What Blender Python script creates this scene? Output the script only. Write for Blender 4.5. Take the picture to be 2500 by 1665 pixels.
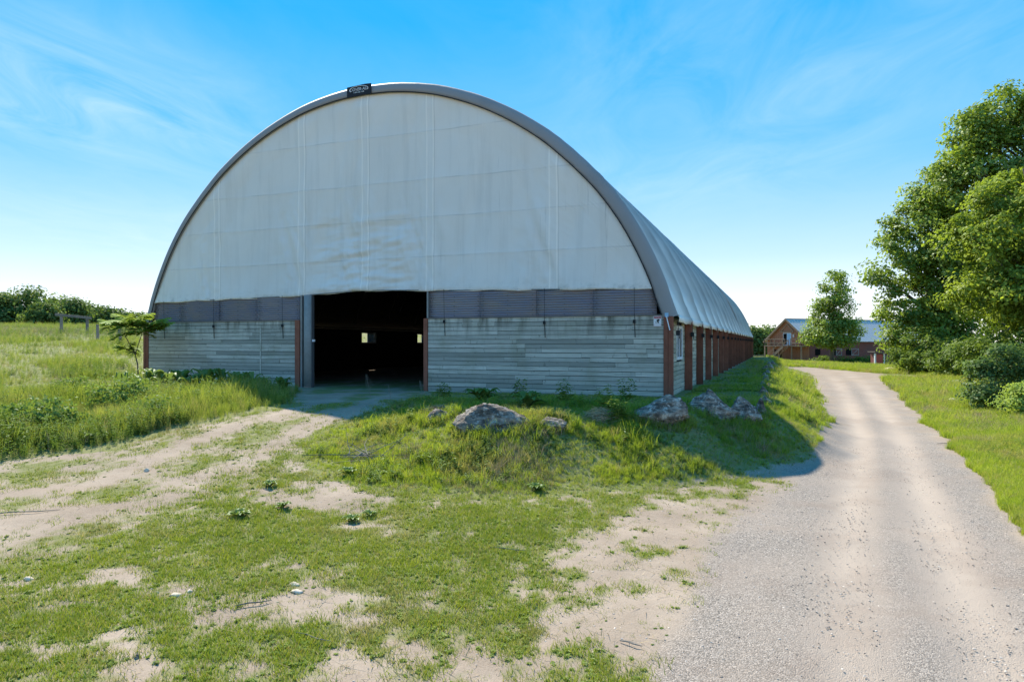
import bpy, math, random
import numpy as np
R = math.radians
for o in list(bpy.data.objects): bpy.data.objects.remove(o)
scene = bpy.context.scene
COL = scene.collection

# ------------------------------------------------------------------ camera
FPX, HY, CAMZ = 1667.0, 838.0, 1.66           # focal length and horizon in photo pixels, eye height over barn floor
cd = bpy.data.cameras.new('camera'); cam = bpy.data.objects.new('camera', cd); COL.objects.link(cam)
cam.location = (0, 0, CAMZ); cam.rotation_euler = (R(90), 0, 0)
cd.sensor_width = 36; cd.lens = 36 * FPX / 2500; cd.shift_y = (HY - 832.5) / 2500
cd.clip_start = 0.1; cd.clip_end = 5000
scene.camera = cam

# ------------------------------------------------------------------ sun, sky, exposure
SUN_EL = R(43); SUN_AZ = math.atan2(-0.458, 0.973)      # azimuth from +Y towards +X
sd = bpy.data.lights.new('sun', 'SUN'); sun = bpy.data.objects.new('sun', sd); COL.objects.link(sun)
sd.energy = 3.7; sd.angle = R(0.55); sd.color = (1, 0.91, 0.76)
sun.rotation_euler = (R(90) - SUN_EL, 0, -SUN_AZ + math.pi)
sun.location = (-30, 90, 80)
world = bpy.data.worlds.new('World'); scene.world = world; world.use_nodes = True
scene.view_settings.view_transform = 'Standard'; scene.view_settings.look = 'None'
scene.view_settings.gamma = 1; scene.view_settings.use_curve_mapping = False
scene.view_settings.exposure = 1.42
cy = scene.cycles
cy.max_bounces = 7; cy.diffuse_bounces = 3; cy.glossy_bounces = 2; cy.transmission_bounces = 4; cy.transparent_max_bounces = 8
cy.caustics_reflective = False; cy.caustics_refractive = False; cy.use_denoising = True; cy.denoiser = 'OPENIMAGEDENOISE'; cy.denoising_input_passes = 'RGB_ALBEDO_NORMAL'; cy.denoising_prefilter = 'ACCURATE'; cy.use_adaptive_sampling = False; cy.sample_clamp_indirect = 2.0


def nd(nt, typ, ins=None, **props):
    n = nt.nodes.new(typ)
    for k, v in props.items(): setattr(n, k, v)
    for k, v in (ins or {}).items():
        s = n.inputs[k]
        if isinstance(v, bpy.types.NodeSocket): nt.links.new(v, s)
        elif isinstance(v, bpy.types.Node): nt.links.new(v.outputs[0], s)
        else: s.default_value = v
    return n


def math_(nt, op, a, b=0.0, c=None, clamp=False):
    ins = {0: a, 1: b}
    if c is not None: ins[2] = c
    return nd(nt, 'ShaderNodeMath', ins, operation=op, use_clamp=clamp).outputs[0]


def mix(nt, f, a, b, blend='MIX'):
    n = nt.nodes.new('ShaderNodeMix'); n.data_type = 'RGBA'; n.blend_type = blend
    for idx, v in ((0, f), (6, a), (7, b)):
        if isinstance(v, bpy.types.NodeSocket): nt.links.new(v, n.inputs[idx])
        else: n.inputs[idx].default_value = v if idx == 0 else (tuple(v) + (1,))[:4]
    return n.outputs[2]


def ramp(nt, fac, stops, interp='LINEAR'):
    n = nt.nodes.new('ShaderNodeValToRGB'); n.color_ramp.interpolation = interp
    e = n.color_ramp.elements
    while len(e) < len(stops): e.new(0.5)
    for el, (p, c) in zip(e, stops):
        el.position = p
        if isinstance(c, (int, float)): c = (c, c, c)
        el.color = tuple(c) + (1,)
    nt.links.new(fac, n.inputs[0])
    return n.outputs[0]


def noise(nt, vec, scale, detail=4, rough=0.55, dist=0.0):
    return nd(nt, 'ShaderNodeTexNoise', {'Vector': vec, 'Scale': scale, 'Detail': detail, 'Roughness': rough, 'Distortion': dist}).outputs['Fac']


def mapping(nt, vec, scale=(1, 1, 1), loc=(0, 0, 0), rot=(0, 0, 0)):
    return nd(nt, 'ShaderNodeMapping', {'Vector': vec, 'Scale': scale, 'Location': loc, 'Rotation': rot}).outputs[0]


# world: Nishita sky graded to the photograph's saturated blue, with thin cirrus wisps
wt = world.node_tree; wt.nodes.clear()
tc = nd(wt, 'ShaderNodeTexCoord').outputs['Generated']
sky = nd(wt, 'ShaderNodeTexSky', sky_type='NISHITA', sun_disc=False, sun_elevation=SUN_EL, sun_rotation=SUN_AZ,
         altitude=100, air_density=1.0, dust_density=0.0, ozone_density=4.0).outputs[0]
graded = nd(wt, 'ShaderNodeHueSaturation', {'Hue': 0.488, 'Saturation': 1.15, 'Value': 0.8, 'Color': sky}).outputs[0]
sep = nd(wt, 'ShaderNodeSeparateXYZ', {0: tc})
el = math_(wt, 'MAXIMUM', sep.outputs[2], 0.03)
px_ = math_(wt, 'DIVIDE', sep.outputs[0], el); py_ = math_(wt, 'DIVIDE', sep.outputs[1], el)
pl = nd(wt, 'ShaderNodeCombineXYZ', {0: px_, 1: py_, 2: 0.0}).outputs[0]
c1 = noise(wt, mapping(wt, pl, (0.5, 0.42, 1), (7.4, 2.2, 0), (0, 0, R(-62))), 1.0, 7, 0.55, 0.6)
c2 = noise(wt, mapping(wt, pl, (0.16, 0.16, 1), (1.3, 2.7, 0)), 1.0, 3, 0.5)
veil = None                                            # cirrus banks: where they drift, in the plane of the cloud layer
for bx, by, sx_, sy_, w_ in ((-1.75, 2.75, .6, .9, 1.5), (1.1, 3.7, .9, 1.6, .55), (.9, 2.25, .7, .6, .55), (-3.2, 7.0, 1.6, 2.5, .6), (2.0, -1.5, 2.0, 1.5, .7), (-2.0, -3.0, 2.2, 2.0, .7)):
    dx_ = math_(wt, 'DIVIDE', math_(wt, 'SUBTRACT', px_, bx), sx_); dy_ = math_(wt, 'DIVIDE', math_(wt, 'SUBTRACT', py_, by), sy_)
    g_ = math_(wt, 'MULTIPLY', math_(wt, 'EXPONENT', math_(wt, 'MULTIPLY', math_(wt, 'ADD', math_(wt, 'MULTIPLY', dx_, dx_), math_(wt, 'MULTIPLY', dy_, dy_)), -1.0)), w_)
    veil = g_ if veil is None else math_(wt, 'ADD', veil, g_)
wisp = noise(wt, mapping(wt, pl, (1.6, .8, 1), (4.4, 1.2, 0), (0, 0, R(-55))), 1.0, 9, 0.62, 1.0)
cl = math_(wt, 'MULTIPLY', ramp(wt, wisp, [(0.34, 0), (0.78, 1)]), math_(wt, 'ADD', veil, .06))
hz = ramp(wt, sep.outputs[2], [(0.0, 0.0), (0.06, 0.6), (0.2, 1.0)])
cl = math_(wt, 'MULTIPLY', math_(wt, 'MULTIPLY', cl, hz), 0.30, clamp=True)
grad = ramp(wt, sep.outputs[2], [(0.0, (1.0, .97, .95)), (.05, (.80, .85, .91)), (.12, (.46, .65, .87)), (.24, (.15, .455, .82)), (.42, (.012, .345, .79)), (1.0, (.015, .28, .68))])
grad = mix(wt, 1.0, grad, (4.45, 4.45, 4.45), 'MULTIPLY')
skyc = mix(wt, cl, mix(wt, .93, graded, grad), (4.3, 4.4, 4.6))
bg = nd(wt, 'ShaderNodeBackground', {'Color': skyc, 'Strength': 0.115})
nd(wt, 'ShaderNodeOutputWorld', {0: bg})

# ------------------------------------------------------------------ small helpers
rng = np.random.default_rng(7)
random.seed(7)


def tag(o, label=None, cat=None, group=None, kind=None):
    if label: o['label'] = label
    if cat: o['category'] = cat
    if group: o['group'] = group
    if kind: o['kind'] = kind
    return o


def empty(name, loc=(0, 0, 0), rz=0.0):
    o = bpy.data.objects.new(name, None); COL.objects.link(o)
    o.location = loc; o.rotation_euler = (0, 0, rz); o.empty_display_size = 0.3
    return o


def link_mesh(name, me, mat, parent=None, smooth=False):
    if mat and not me.materials: me.materials.append(mat)
    if smooth: me.polygons.foreach_set('use_smooth', np.ones(len(me.polygons), bool))
    o = bpy.data.objects.new(name, me); COL.objects.link(o)
    if parent: o.parent = parent
    return o


def np_mesh(name, V, F):
    """V (n,3) array, F (m,k) int array with constant k"""
    V = np.asarray(V, np.float32); F = np.asarray(F, np.int32); k = F.shape[1]
    me = bpy.data.meshes.new(name)
    me.vertices.add(len(V)); me.vertices.foreach_set('co', V.ravel())
    me.loops.add(F.size); me.loops.foreach_set('vertex_index', F.ravel())
    me.polygons.add(len(F)); me.polygons.foreach_set('loop_start', np.arange(0, F.size, k, dtype=np.int32))
    me.update(calc_edges=True); me.validate()
    return me


class MB:
    """collects boxes, tubes and polygons; build() links them as one mesh"""
    def __init__(s): s.v = []; s.f = []
    def add(s, vs, fs):
        b = len(s.v); s.v += [tuple(p) for p in vs]; s.f += [tuple(i + b for i in f) for f in fs]; return s
    def box(s, x0, x1, y0, y1, z0, z1):
        return s.add([(x0, y0, z0), (x1, y0, z0), (x1, y1, z0), (x0, y1, z0), (x0, y0, z1), (x1, y0, z1), (x1, y1, z1), (x0, y1, z1)],
                     [(3, 2, 1, 0), (4, 5, 6, 7), (0, 1, 5, 4), (1, 2, 6, 5), (2, 3, 7, 6), (3, 0, 4, 7)])
    def bar(s, a, b, w, h=None):
        """square bar from a to b"""
        h = h or w; a = np.array(a, float); b = np.array(b, float); d = b - a; d /= np.linalg.norm(d)
        up = np.array([0, 0, 1.0]) if abs(d[2]) < 0.95 else np.array([0, 1.0, 0])
        x = np.cross(d, up); x /= np.linalg.norm(x); y = np.cross(x, d)
        vs = [p + x * sx * w / 2 + y * sy * h / 2 for p in (a, b) for sx, sy in ((-1, -1), (1, -1), (1, 1), (-1, 1))]
        return s.add(vs, [(3, 2, 1, 0), (4, 5, 6, 7), (0, 1, 5, 4), (1, 2, 6, 5), (2, 3, 7, 6), (3, 0, 4, 7)])
    def tube(s, pts, rad, n=6, cap=True):
        pts = [np.array(p, float) for p in pts]; m = len(pts)
        rad = [rad] * m if np.isscalar(rad) else list(rad)
        vs = []; fs = []; X = None
        for i, p in enumerate(pts):
            d = pts[min(i + 1, m - 1)] - pts[max(i - 1, 0)]; d = d / (np.linalg.norm(d) + 1e-9)
            if X is None:
                X = np.cross(d, [0, 0, 1.0]) if abs(d[2]) < 0.9 else np.cross(d, [0, 1.0, 0])
            X = X - d * np.dot(X, d); X /= (np.linalg.norm(X) + 1e-9); Y = np.cross(d, X)
            for k in range(n):
                t = 2 * math.pi * k / n; vs.append(p + (X * math.cos(t) + Y * math.sin(t)) * rad[i])
        for i in range(m - 1):
            for k in range(n):
                fs.append((i * n + k, i * n + (k + 1) % n, (i + 1) * n + (k + 1) % n, (i + 1) * n + k))
        if cap: fs.append(tuple(range(n - 1, -1, -1))); fs.append(tuple((m - 1) * n + k for k in range(n)))
        return s.add(vs, fs)
    def mesh(s, name):
        me = bpy.data.meshes.new(name); me.from_pydata(s.v, [], s.f); me.update(); return me
    def build(s, name, mat, parent=None, smooth=False):
        return link_mesh(name, s.mesh(name), mat, parent, smooth)


def vnoise(x, y, seed=0):
    x = np.asarray(x, float); y = np.asarray(y, float)
    xi = np.floor(x).astype(np.int64); yi = np.floor(y).astype(np.int64); fx = x - xi; fy = y - yi
    fx = fx * fx * (3 - 2 * fx); fy = fy * fy * (3 - 2 * fy)
    def h(a, b):
        n = (a * 374761393 + b * 668265263 + seed * 1442695041) & 0xFFFFFFFF
        n = ((n ^ (n >> 13)) * 1274126177) & 0xFFFFFFFF
        n = ((n ^ (n >> 16)) * 2246822519) & 0xFFFFFFFF
        return ((n ^ (n >> 15)) & 0xFFFF) / 65535.0
    a = h(xi, yi); b = h(xi + 1, yi); c = h(xi, yi + 1); d = h(xi + 1, yi + 1)
    return (a * (1 - fx) + b * fx) * (1 - fy) + (c * (1 - fx) + d * fx) * fy


def fbm(x, y, seed=0, oct=4):
    s = 0; a = 0.5; t = 0
    for i in range(oct):
        s = s + a * vnoise(np.asarray(x) * 2 ** i + 17.3 * i, np.asarray(y) * 2 ** i + 9.1 * i, seed + i); t += a; a *= 0.5
    return s / t


def sstep(a, b, x):
    t = np.clip((np.asarray(x, float) - a) / (b - a), 0, 1); return t * t * (3 - 2 * t)


def poly_sd(P, x, y):
    """signed distance to polygon, negative inside"""
    P = np.asarray(P, float); x = np.asarray(x, float); y = np.asarray(y, float)
    d2 = np.full(x.shape, 1e18); ins = np.zeros(x.shape, bool); n = len(P)
    for i in range(n):
        ax, ay = P[i]; bx, by = P[(i + 1) % n]; ex, ey = bx - ax, by - ay
        t = np.clip(((x - ax) * ex + (y - ay) * ey) / (ex * ex + ey * ey + 1e-12), 0, 1)
        d2 = np.minimum(d2, (x - ax - t * ex) ** 2 + (y - ay - t * ey) ** 2)
        c = ((ay > y) != (by > y)) & (x < (bx - ax) * (y - ay) / (by - ay + 1e-12) + ax); ins ^= c
    return np.where(ins, -1, 1) * np.sqrt(d2)


# ------------------------------------------------------------------ layout numbers
BW, BL, BAY, NB = 21.95, 67.86, 3.77, 18                # fabric barn width, length, bay, number of bays
AX = np.array([0.36328, 0.93168]); RX = np.array([0.93168, -0.36328])
CORNER = np.array([382 / FPX * 21.2, 21.2]); BROT = -math.atan2(AX[0], AX[1])
def bw(x, y): return CORNER + RX * x + AX * y            # barn local to world


def unproj(px, py, z):                                   # photo pixel and ground height to a place on the ground
    d = FPX * (CAMZ - z) / (py - HY); return ((px - 1250) / FPX * d, d)


# ------------------------------------------------------------------ terrain
CTRL = [(0, 2, -1.2), (6, 4.5, -1.15), (-6, 4.5, -1.1), (0, 8, -1.04), (5, 9, -1.04), (-5, 9, -.95), (-9, 10, -.85), (0, 11, -.86), (4, 11.5, -.95),
        (6, 13.5, -.93), (9, 14, -.97), (11, 20, -.93), (14, 30, -.88), (22, 50, -.8), (27, 66, -.8), (30, 52, -.9), (14, 14, -.85),
        (40, 85, -1.05), (46, 108, -1.4), (60, 105, -1.6), (30, 105, -.9), (17, 22, -.78), (24, 30, -.76), (32, 45, -.84), (45, 62, -1),
        (-5.4, 25.2, -.02), (-6.8, 21.5, .0), (-5, 18, .0), (-7.5, 17.5, -.12), (-6.2, 15.0, -.36), (-3, 14.0, -.5), (-8, 15.4, -.34), (-10, 13.2, -.62), (-13, 18, -.2),
        (-15.6, 29, .28), (-19, 22, .05), (-25, 30, .85), (-45, 60, 2.5), (-70, 120, 4.55), (-130, 120, 4.8), (-30, 110, 4.2), (-40, 200, 5.2), (-150, 200, 5.6),
        (-26, 45, 1.75), (-12, 48, 1.3), (-5, 70, 1.9), (10, 125, 1.2), (32, 135, -.8), (150, 150, -3), (300, 300, -5), (0, 300, 2), (-300, 300, 6), (-500, 600, 6), (600, 600, -8), (0, 600, 0),
        (600, 0, -3), (-600, 0, 3), (0, -20, -1.4), (-20, -10, -1.2), (20, -10, -1.2), (0, -300, -1), (-300, -300, 0), (300, -300, -2)]
CT = np.array(CTRL, float); _c = 2.0
_A = np.sqrt(((CT[:, None, :2] - CT[None, :, :2]) ** 2).sum(-1) + _c * _c)
_n = len(CT); _B = np.zeros((_n + 1, _n + 1)); _B[:_n, :_n] = _A - np.eye(_n) * 0.15; _B[:_n, _n] = 1; _B[_n, :_n] = 1
_w = np.linalg.solve(_B, np.append(CT[:, 2], 0))
FOOT = [bw(-BW - .3, 0), bw(.3, 0), bw(.3, BL), bw(-BW - .3, BL)]
PLAT = [unproj(905, 978, .05), unproj(1062, 990, .2), unproj(1200, 1003, .26), unproj(1381, 1003, .26), unproj(1593, 1003, .2), unproj(1742, 998, .1),
        unproj(1850, 995, .05), unproj(1878, 975, 0), (8.6, 23.0), unproj(1872, 930, 0), unproj(1868, 893, 0), (25.5, 68), (32.5, 86), bw(-2, BL), bw(-2, 2), bw(-8.0, -1.0)]


def terrain(x, y):
    x = np.asarray(x, float); y = np.asarray(y, float); sh = x.shape; xf = x.ravel(); yf = y.ravel(); z = np.empty_like(xf)
    for s in range(0, len(xf), 40000):
        e = s + 40000
        r = np.sqrt((xf[s:e, None] - CT[:, 0]) ** 2 + (yf[s:e, None] - CT[:, 1]) ** 2 + _c * _c)
        z[s:e] = r @ _w[:_n] + _w[_n]
    dist = np.hypot(xf, yf)
    z += (fbm(xf * .9, yf * .9, 3) - .5) * .07 + (fbm(xf * .12, yf * .12, 5) - .5) * .5 * sstep(30, 90, dist)
    sp = poly_sd(PLAT, xf, yf) + (fbm(xf * .7, yf * .7, 11) - .5) * .7
    t = 1 - sstep(-.3, 2.5, sp)
    top = .05 + .15 * sstep(19, 15, yf) * sstep(6.5, 3, xf) + (fbm(xf * .8, yf * .8, 21) - .5) * .22
    z = z * (1 - t) + np.maximum(top, z) * t
    sf = poly_sd(FOOT, xf, yf); t = 1 - sstep(.0, 3.0, sf)
    z = z * (1 - t * .85) + (-.03) * t * .85
    z = np.where(sf < 0.05, np.minimum(z, -.02 + (fbm(xf * 1.5, yf * 1.5, 31) - .5) * .06), z)
    return z.reshape(sh)


def tz(x, y): return float(terrain(np.array([x]), np.array([y]))[0])


def to_ov(x, y, z):                                      # world to overview pixels (photo / 1.062)
    y = np.maximum(y, .3)
    return (1250 + FPX * x / y) / 1.062, (HY + FPX * (CAMZ - z) / y) / 1.062


ROAD = [(1400, 6000), (1470, 1640), (1500, 1500), (1560, 1390), (1600, 1290), (1640, 1200), (1720, 1130), (1830, 1064), (1880, 1010), (1894, 975), (1890, 920), (1873, 874), (1850, 858), (1800, 845),
        (1850, 843.5), (1930, 851), (2020, 859), (2120, 864), (2120, 869), (2025, 868), (2060, 900), (2150, 985), (2260, 1110), (2354, 1215), (2500, 1400), (3400, 2400), (6000, 6000)]
TRACK = [(-900, 1110), (-200, 1085), (0, 1070), (200, 1048), (420, 988), (560, 958), (690, 938), (718, 905), (720, 870), (983, 870), (975, 905), (845, 945), (735, 968), (640, 1003), (590, 1045), (440, 1098), (345, 1145), (350, 1180),
         (240, 1235), (150, 1300), (40, 1275), (-300, 1350), (-900, 1500)]
BANK = [(985, 903), (840, 952), (735, 992), (690, 1050), (715, 1098), (850, 1122), (1100, 1145), (1400, 1132), (1600, 1107), (1812, 1064), (1890, 985), (1890, 920), (1868, 862), (1790, 838), (1735, 800), (1700, 840), (1550, 900)]
TALL = [(-3000, 700), (340, 700), (338, 860), (690, 900), (690, 934), (560, 955), (420, 985), (250, 1036), (0, 1062), (-300, 1082), (-3000, 1110)]
# soft patches on the lawn: (cx, cy, rx, ry, weight) in overview pixels; positive = greener
PATCH = [(700, 1235, 420, 75, .26), (1000, 1300, 300, 110, .28), (480, 1270, 260, 70, .18), (900, 1440, 420, 90, .14), (250, 1480, 330, 90, .16), (560, 1100, 120, 40, .30), (1180, 1170, 330, 30, .26), (150, 1440, 200, 60, .1),
         (800, 1150, 150, 25, -.40), (840, 1222, 60, 16, -.5), (300, 1330, 200, 45, -.04), (560, 1375, 200, 40, -.13), (1420, 1290, 230, 130, -.17), (1450, 1440, 150, 90, -.10), (1000, 1530, 420, 28, -.14),
         (1570, 1210, 110, 70, -.26), (820, 1370, 120, 25, -.10), (1420, 1385, 120, 40, -.2), (540, 1470, 40, 70, -.2), (600, 1410, 90, 30, -.1)]


def masks(x, y):
    """region weights at ground places: gravel, track, bank, tall, verge, lawn density"""
    x = np.asarray(x, float); y = np.asarray(y, float)
    jx = (fbm(x * 1.1, y * 1.1, 41) - .5) * .7; jy = (fbm(x * 1.1, y * 1.1, 47) - .5) * .7
    xx = x + jx * np.clip(y / 12, .4, 1.1); yy = y + jy * np.clip(y / 12, .4, 1.1)
    z = terrain(x, y); ox, oy = to_ov(xx, yy, z)
    vis = (y > 1.2)
    g = (poly_sd(ROAD, ox, oy) < 0) & vis; t = (poly_sd(TRACK, ox, oy) < 0) & vis; b = (poly_sd(BANK, ox, oy) < 0) & vis & (y < 95)
    ta = (poly_sd(TALL, ox, oy) < 0) & vis; inside = poly_sd(FOOT, x, y) < 0.1
    left = (x < -11) & (y > 20); ta |= left & ~t
    behind = (poly_sd(FOOT, x, y) > .1) & (y > 60) & (x < 12); ta |= behind
    verge = ~(g | t | b | ta | inside) & ((x > 3.0 + y * .2) & (ox > 1850) & (oy < 1500)) | ((y > 50) & ~(g | ta | b | inside))
    lawn = ~(g | t | b | ta | inside | verge)
    bias = np.zeros(x.shape)
    for cx, cy, rx, ry, w in PATCH: bias += w * np.exp(-((ox - cx) / rx) ** 2 - ((oy - cy) / ry) ** 2)
    n = .5 + (fbm(x * 1.1, y * 1.1, 53, 5) - .5) * .5 + (fbm(x * .45, y * .45, 59, 3) - .5) * .15 + (fbm(x * 3.1, y * 3.1, 57, 4) - .5) * .62 + (fbm(x * 8.5, y * 8.5, 63, 3) - .5) * .6
    dens = sstep(.30, .72, n + bias * .62 + .045)
    # inner strip of grass between the wheel tracks
    return dict(g=g, t=t, b=b, ta=ta, verge=verge, lawn=lawn, dens=dens, n=n, inside=inside, ox=ox, oy=oy, z=z)


LANE = [unproj(-300, 1290, -.9), unproj(0, 1238, -.78), unproj(319, 1178, -.62), unproj(510, 1100, -.45), unproj(680, 1044, -.3), unproj(818, 998, -.05), unproj(903, 961, 0)]


def lanes(x, y):
    """1 on the two worn wheel lanes of the dirt track"""
    d = np.full(np.shape(x), 1e9)
    for (ax, ay), (bx, by) in zip(LANE[:-1], LANE[1:]):
        ex, ey = bx - ax, by - ay; t = np.clip(((x - ax) * ex + (y - ay) * ey) / (ex * ex + ey * ey), 0, 1); d = np.minimum(d, np.hypot(x - ax - t * ex, y - ay - t * ey))
    w = (fbm(x * .9, y * .9, 221, 3) - .5) * .7
    return np.exp(-((d + w - .85) / .42) ** 2)


def grassiness(x, y):
    m = masks(x, y)
    t2 = sstep(.44, .62, fbm(x * 1.4, y * 1.4, 61, 5) * .6 + fbm(x * 5.5, y * 5.5, 67, 3) * .4) * .6
    ln = lanes(x, y); t2 = np.clip(t2 + .3, 0, .8) * (1 - ln * .95)
    s = np.where(m['lawn'], (1 - ln * .8) * m['dens'] ** 1.4 * (.35 + .9 * fbm(x * 4.2, y * 4.2, 171, 3)), 0) + np.where(m['b'] | m['verge'] | m['ta'], .95, 0) + np.where(m['t'], t2, 0)
    return s, m


# ------------------------------------------------------------------ ground material
def mat(name):
    m = bpy.data.materials.new(name); m.use_nodes = True; m.node_tree.nodes.clear(); return m, m.node_tree


def out(nt, sh): nd(nt, 'ShaderNodeOutputMaterial', {0: sh})


def bsdf(nt, col, rough=.8, spec=.3, normal=None, metal=0.0):
    i = {'Base Color': col if isinstance(col, bpy.types.NodeSocket) else tuple(col) + (1,), 'Roughness': rough, 'Specular IOR Level': spec, 'Metallic': metal}
    if normal is not None: i['Normal'] = normal
    return nd(nt, 'ShaderNodeBsdfPrincipled', i).outputs[0]


def bump(nt, h, strength=.3, dist=.02, normal=None):
    i = {'Height': h, 'Strength': strength, 'Distance': dist}
    if normal is not None: i['Normal'] = normal
    return nd(nt, 'ShaderNodeBump', i).outputs[0]


m_ground, nt = mat('ground_soil')
pos = nd(nt, 'ShaderNodeNewGeometry').outputs['Position']
gr = nd(nt, 'ShaderNodeAttribute', attribute_name='grass').outputs['Fac']
gv = nd(nt, 'ShaderNodeAttribute', attribute_name='gravel').outputs['Fac']
wr = nd(nt, 'ShaderNodeAttribute', attribute_name='wear').outputs['Fac']
n1 = noise(nt, pos, .9, 6, .6); n2 = noise(nt, pos, 9, 5, .65); n3 = noise(nt, pos, 60, 3, .7); n4 = noise(nt, pos, .35, 4, .55)
dirt = ramp(nt, n1, [(.3, (.16, .122, .088)), (.5, (.27, .216, .165)), (.68, (.38, .312, .245))])
dirt = mix(nt, math_(nt, 'MULTIPLY', n2, .8), dirt, (.25, .185, .135), 'MIX')
dirt = mix(nt, ramp(nt, n3, [(.35, 0.0), (.7, .45)]), dirt, (.44, .365, .295))
vor = nd(nt, 'ShaderNodeTexVoronoi', {'Vector': pos, 'Scale': 85.0, 'Randomness': 1.0})
vor2 = nd(nt, 'ShaderNodeTexVoronoi', {'Vector': pos, 'Scale': 24.0, 'Randomness': 1.0})
peb = ramp(nt, nd(nt, 'ShaderNodeSeparateColor', {0: vor.outputs['Color']}).outputs[0], [(0, (.085, .076, .066)), (.45, (.23, .20, .172)), (.8, (.32, .278, .24)), (1, (.48, .42, .365))])
fine = mix(nt, ramp(nt, n4, [(.38, .1), (.62, .75)]), (.35, .285, .232), (.24, .205, .175))
grav = mix(nt, ramp(nt, math_(nt, 'ADD', math_(nt, 'MULTIPLY', n1, .5), math_(nt, 'MULTIPLY', wr, -.4)), [(.0, .02), (.14, .3), (.28, .85)]), fine, peb)
grav = mix(nt, math_(nt, 'MULTIPLY', wr, .75), grav, (.415, .34, .275))
grav = mix(nt, ramp(nt, noise(nt, pos, .55, 5, .65), [(.52, 0), (.70, .45)]), grav, (.24, .18, .14))
base = mix(nt, gv, dirt, grav)
soilg = mix(nt, noise(nt, pos, 25, 4, .7), (.10, .12, .03), (.19, .21, .06))
gm = math_(nt, 'MULTIPLY', ramp(nt, math_(nt, 'ADD', math_(nt, 'MULTIPLY', gr, .9), math_(nt, 'MULTIPLY', n2, .45)), [(.45, 0), (.85, 1)]), .82)
col = mix(nt, gm, base, soilg)
far = noise(nt, pos, .08, 4, .6)
hgt = math_(nt, 'ADD', math_(nt, 'MULTIPLY', n2, .6), math_(nt, 'MULTIPLY', n3, .35))
hgt = math_(nt, 'ADD', hgt, math_(nt, 'MULTIPLY', math_(nt, 'SUBTRACT', 1.0, vor.outputs['Distance']), math_(nt, 'MULTIPLY', gv, .45)))
out(nt, bsdf(nt, col, .95, .15, bump(nt, hgt, .55, .03)))


def grid_axis(dense0, dense1, step, lo, hi, g=1.13):
    a = list(np.arange(dense0, dense1 + 1e-6, step)); s = step
    while a[-1] < hi: s = min(s * g, 40); a.append(a[-1] + s)
    s = step; l = []
    p = dense0
    while p > lo: s = min(s * g, 40); p -= s; l.append(p)
    return np.array(l[::-1] + a)


def build_ground(xs, ys):
    """one grid; its faces are shared out between ground, road and track so that they meet edge to edge"""
    X, Y = np.meshgrid(xs, ys); x = X.ravel(); y = Y.ravel(); z = terrain(x, y)
    nx, ny = len(xs), len(ys)
    i = np.arange(nx * ny).reshape(ny, nx)
    F = np.stack([i[:-1, :-1], i[:-1, 1:], i[1:, 1:], i[1:, :-1]], -1).reshape(-1, 4)
    s, m = grassiness(x, y)
    rc = road_mid(y); off = np.abs(x - rc[0]); half = rc[1] * .36
    wear = np.exp(-((off - half) / .34) ** 2) * m['g'] * (.5 + fbm(x * .8, y * .3, 191, 3))
    z = z - wear * .025 + np.where(m['g'], .02 * np.exp(-(off / .35) ** 2), 0)
    gsoft = sstep(-20, 55, -poly_sd(ROAD, m['ox'], m['oy']) + (fbm(x * 1.7, y * 1.7, 211, 4) - .5) * 90) * m['g']
    for name, sel, label, cat in (('gravel_road', m['g'], 'pale gravel road running past the boulders to the red barn', 'road'),
                                  ('dirt_track', m['t'] & ~m['g'], 'worn sandy track curving up to the open barn doorway', 'track'),
                                  ('ground', None, 'uneven pale soil ground under the grass', 'ground')):
        near = (y < 80) & (np.abs(x) < 60)
        isr = m['g'][F].all(1) & near[F].all(1); ist = (m['t'] & ~m['g'])[F].all(1) & near[F].all(1)
        k = isr if name == 'gravel_road' else ist if name == 'dirt_track' else ~(isr | ist)
        G = F[k]; used = np.zeros(len(x), bool); used[G.ravel()] = True; idx = np.cumsum(used) - 1
        me = np_mesh(name, np.stack([x[used], y[used], z[used]], 1), idx[G])
        for an, val in (('grass', s), ('gravel', gsoft), ('wear', wear)):
            at = me.attributes.new(an, 'FLOAT', 'POINT'); at.data.foreach_set('value', np.asarray(val[used], np.float32))
        tag(link_mesh(name, me, m_ground, smooth=True), label, cat, kind='structure')


_ry = np.array([3, 5.5, 8, 11, 14, 20, 30, 45, 60, 80.]); _rl = []; _rr = []
for yy_ in _ry:
    zz_ = -.95 + .25 * min(1, yy_ / 20); oyy = HY + FPX * (CAMZ - zz_) / yy_
    lx = np.interp(oyy / 1.062, [858, 874, 920, 975, 1064, 1200, 1390, 1640, 3000], [1850, 1873, 1890, 1894, 1850, 1745, 1690, 1640, 1300])
    rx_ = np.interp(oyy / 1.062, [858, 868, 900, 985, 1110, 1215, 1400, 2400, 3000], [2005, 2025, 2060, 2150, 2260, 2354, 2500, 3400, 4000])
    _rl.append((lx * 1.062 - 1250) / FPX * yy_); _rr.append((rx_ * 1.062 - 1250) / FPX * yy_)
_rl = np.array(_rl); _rr = np.array(_rr)
def road_mid(y): return np.interp(y, _ry, (_rl + _rr) / 2), np.interp(y, _ry, np.minimum((_rr - _rl) / 2, 2.1))


build_ground(grid_axis(-15, 15, .14, -900, 900, 1.07), grid_axis(3.5, 24, .14, -300, 1200, 1.035))

# ------------------------------------------------------------------ materials of the fabric barn
def barn_space(nt, obj): return nd(nt, 'ShaderNodeTexCoord', object=obj).outputs['Object']


barn = empty('fabric_barn', (CORNER[0], CORNER[1], 0), BROT)
tag(barn, 'large arched barn with white fabric gable and weathered plank walls', 'barn')


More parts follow.
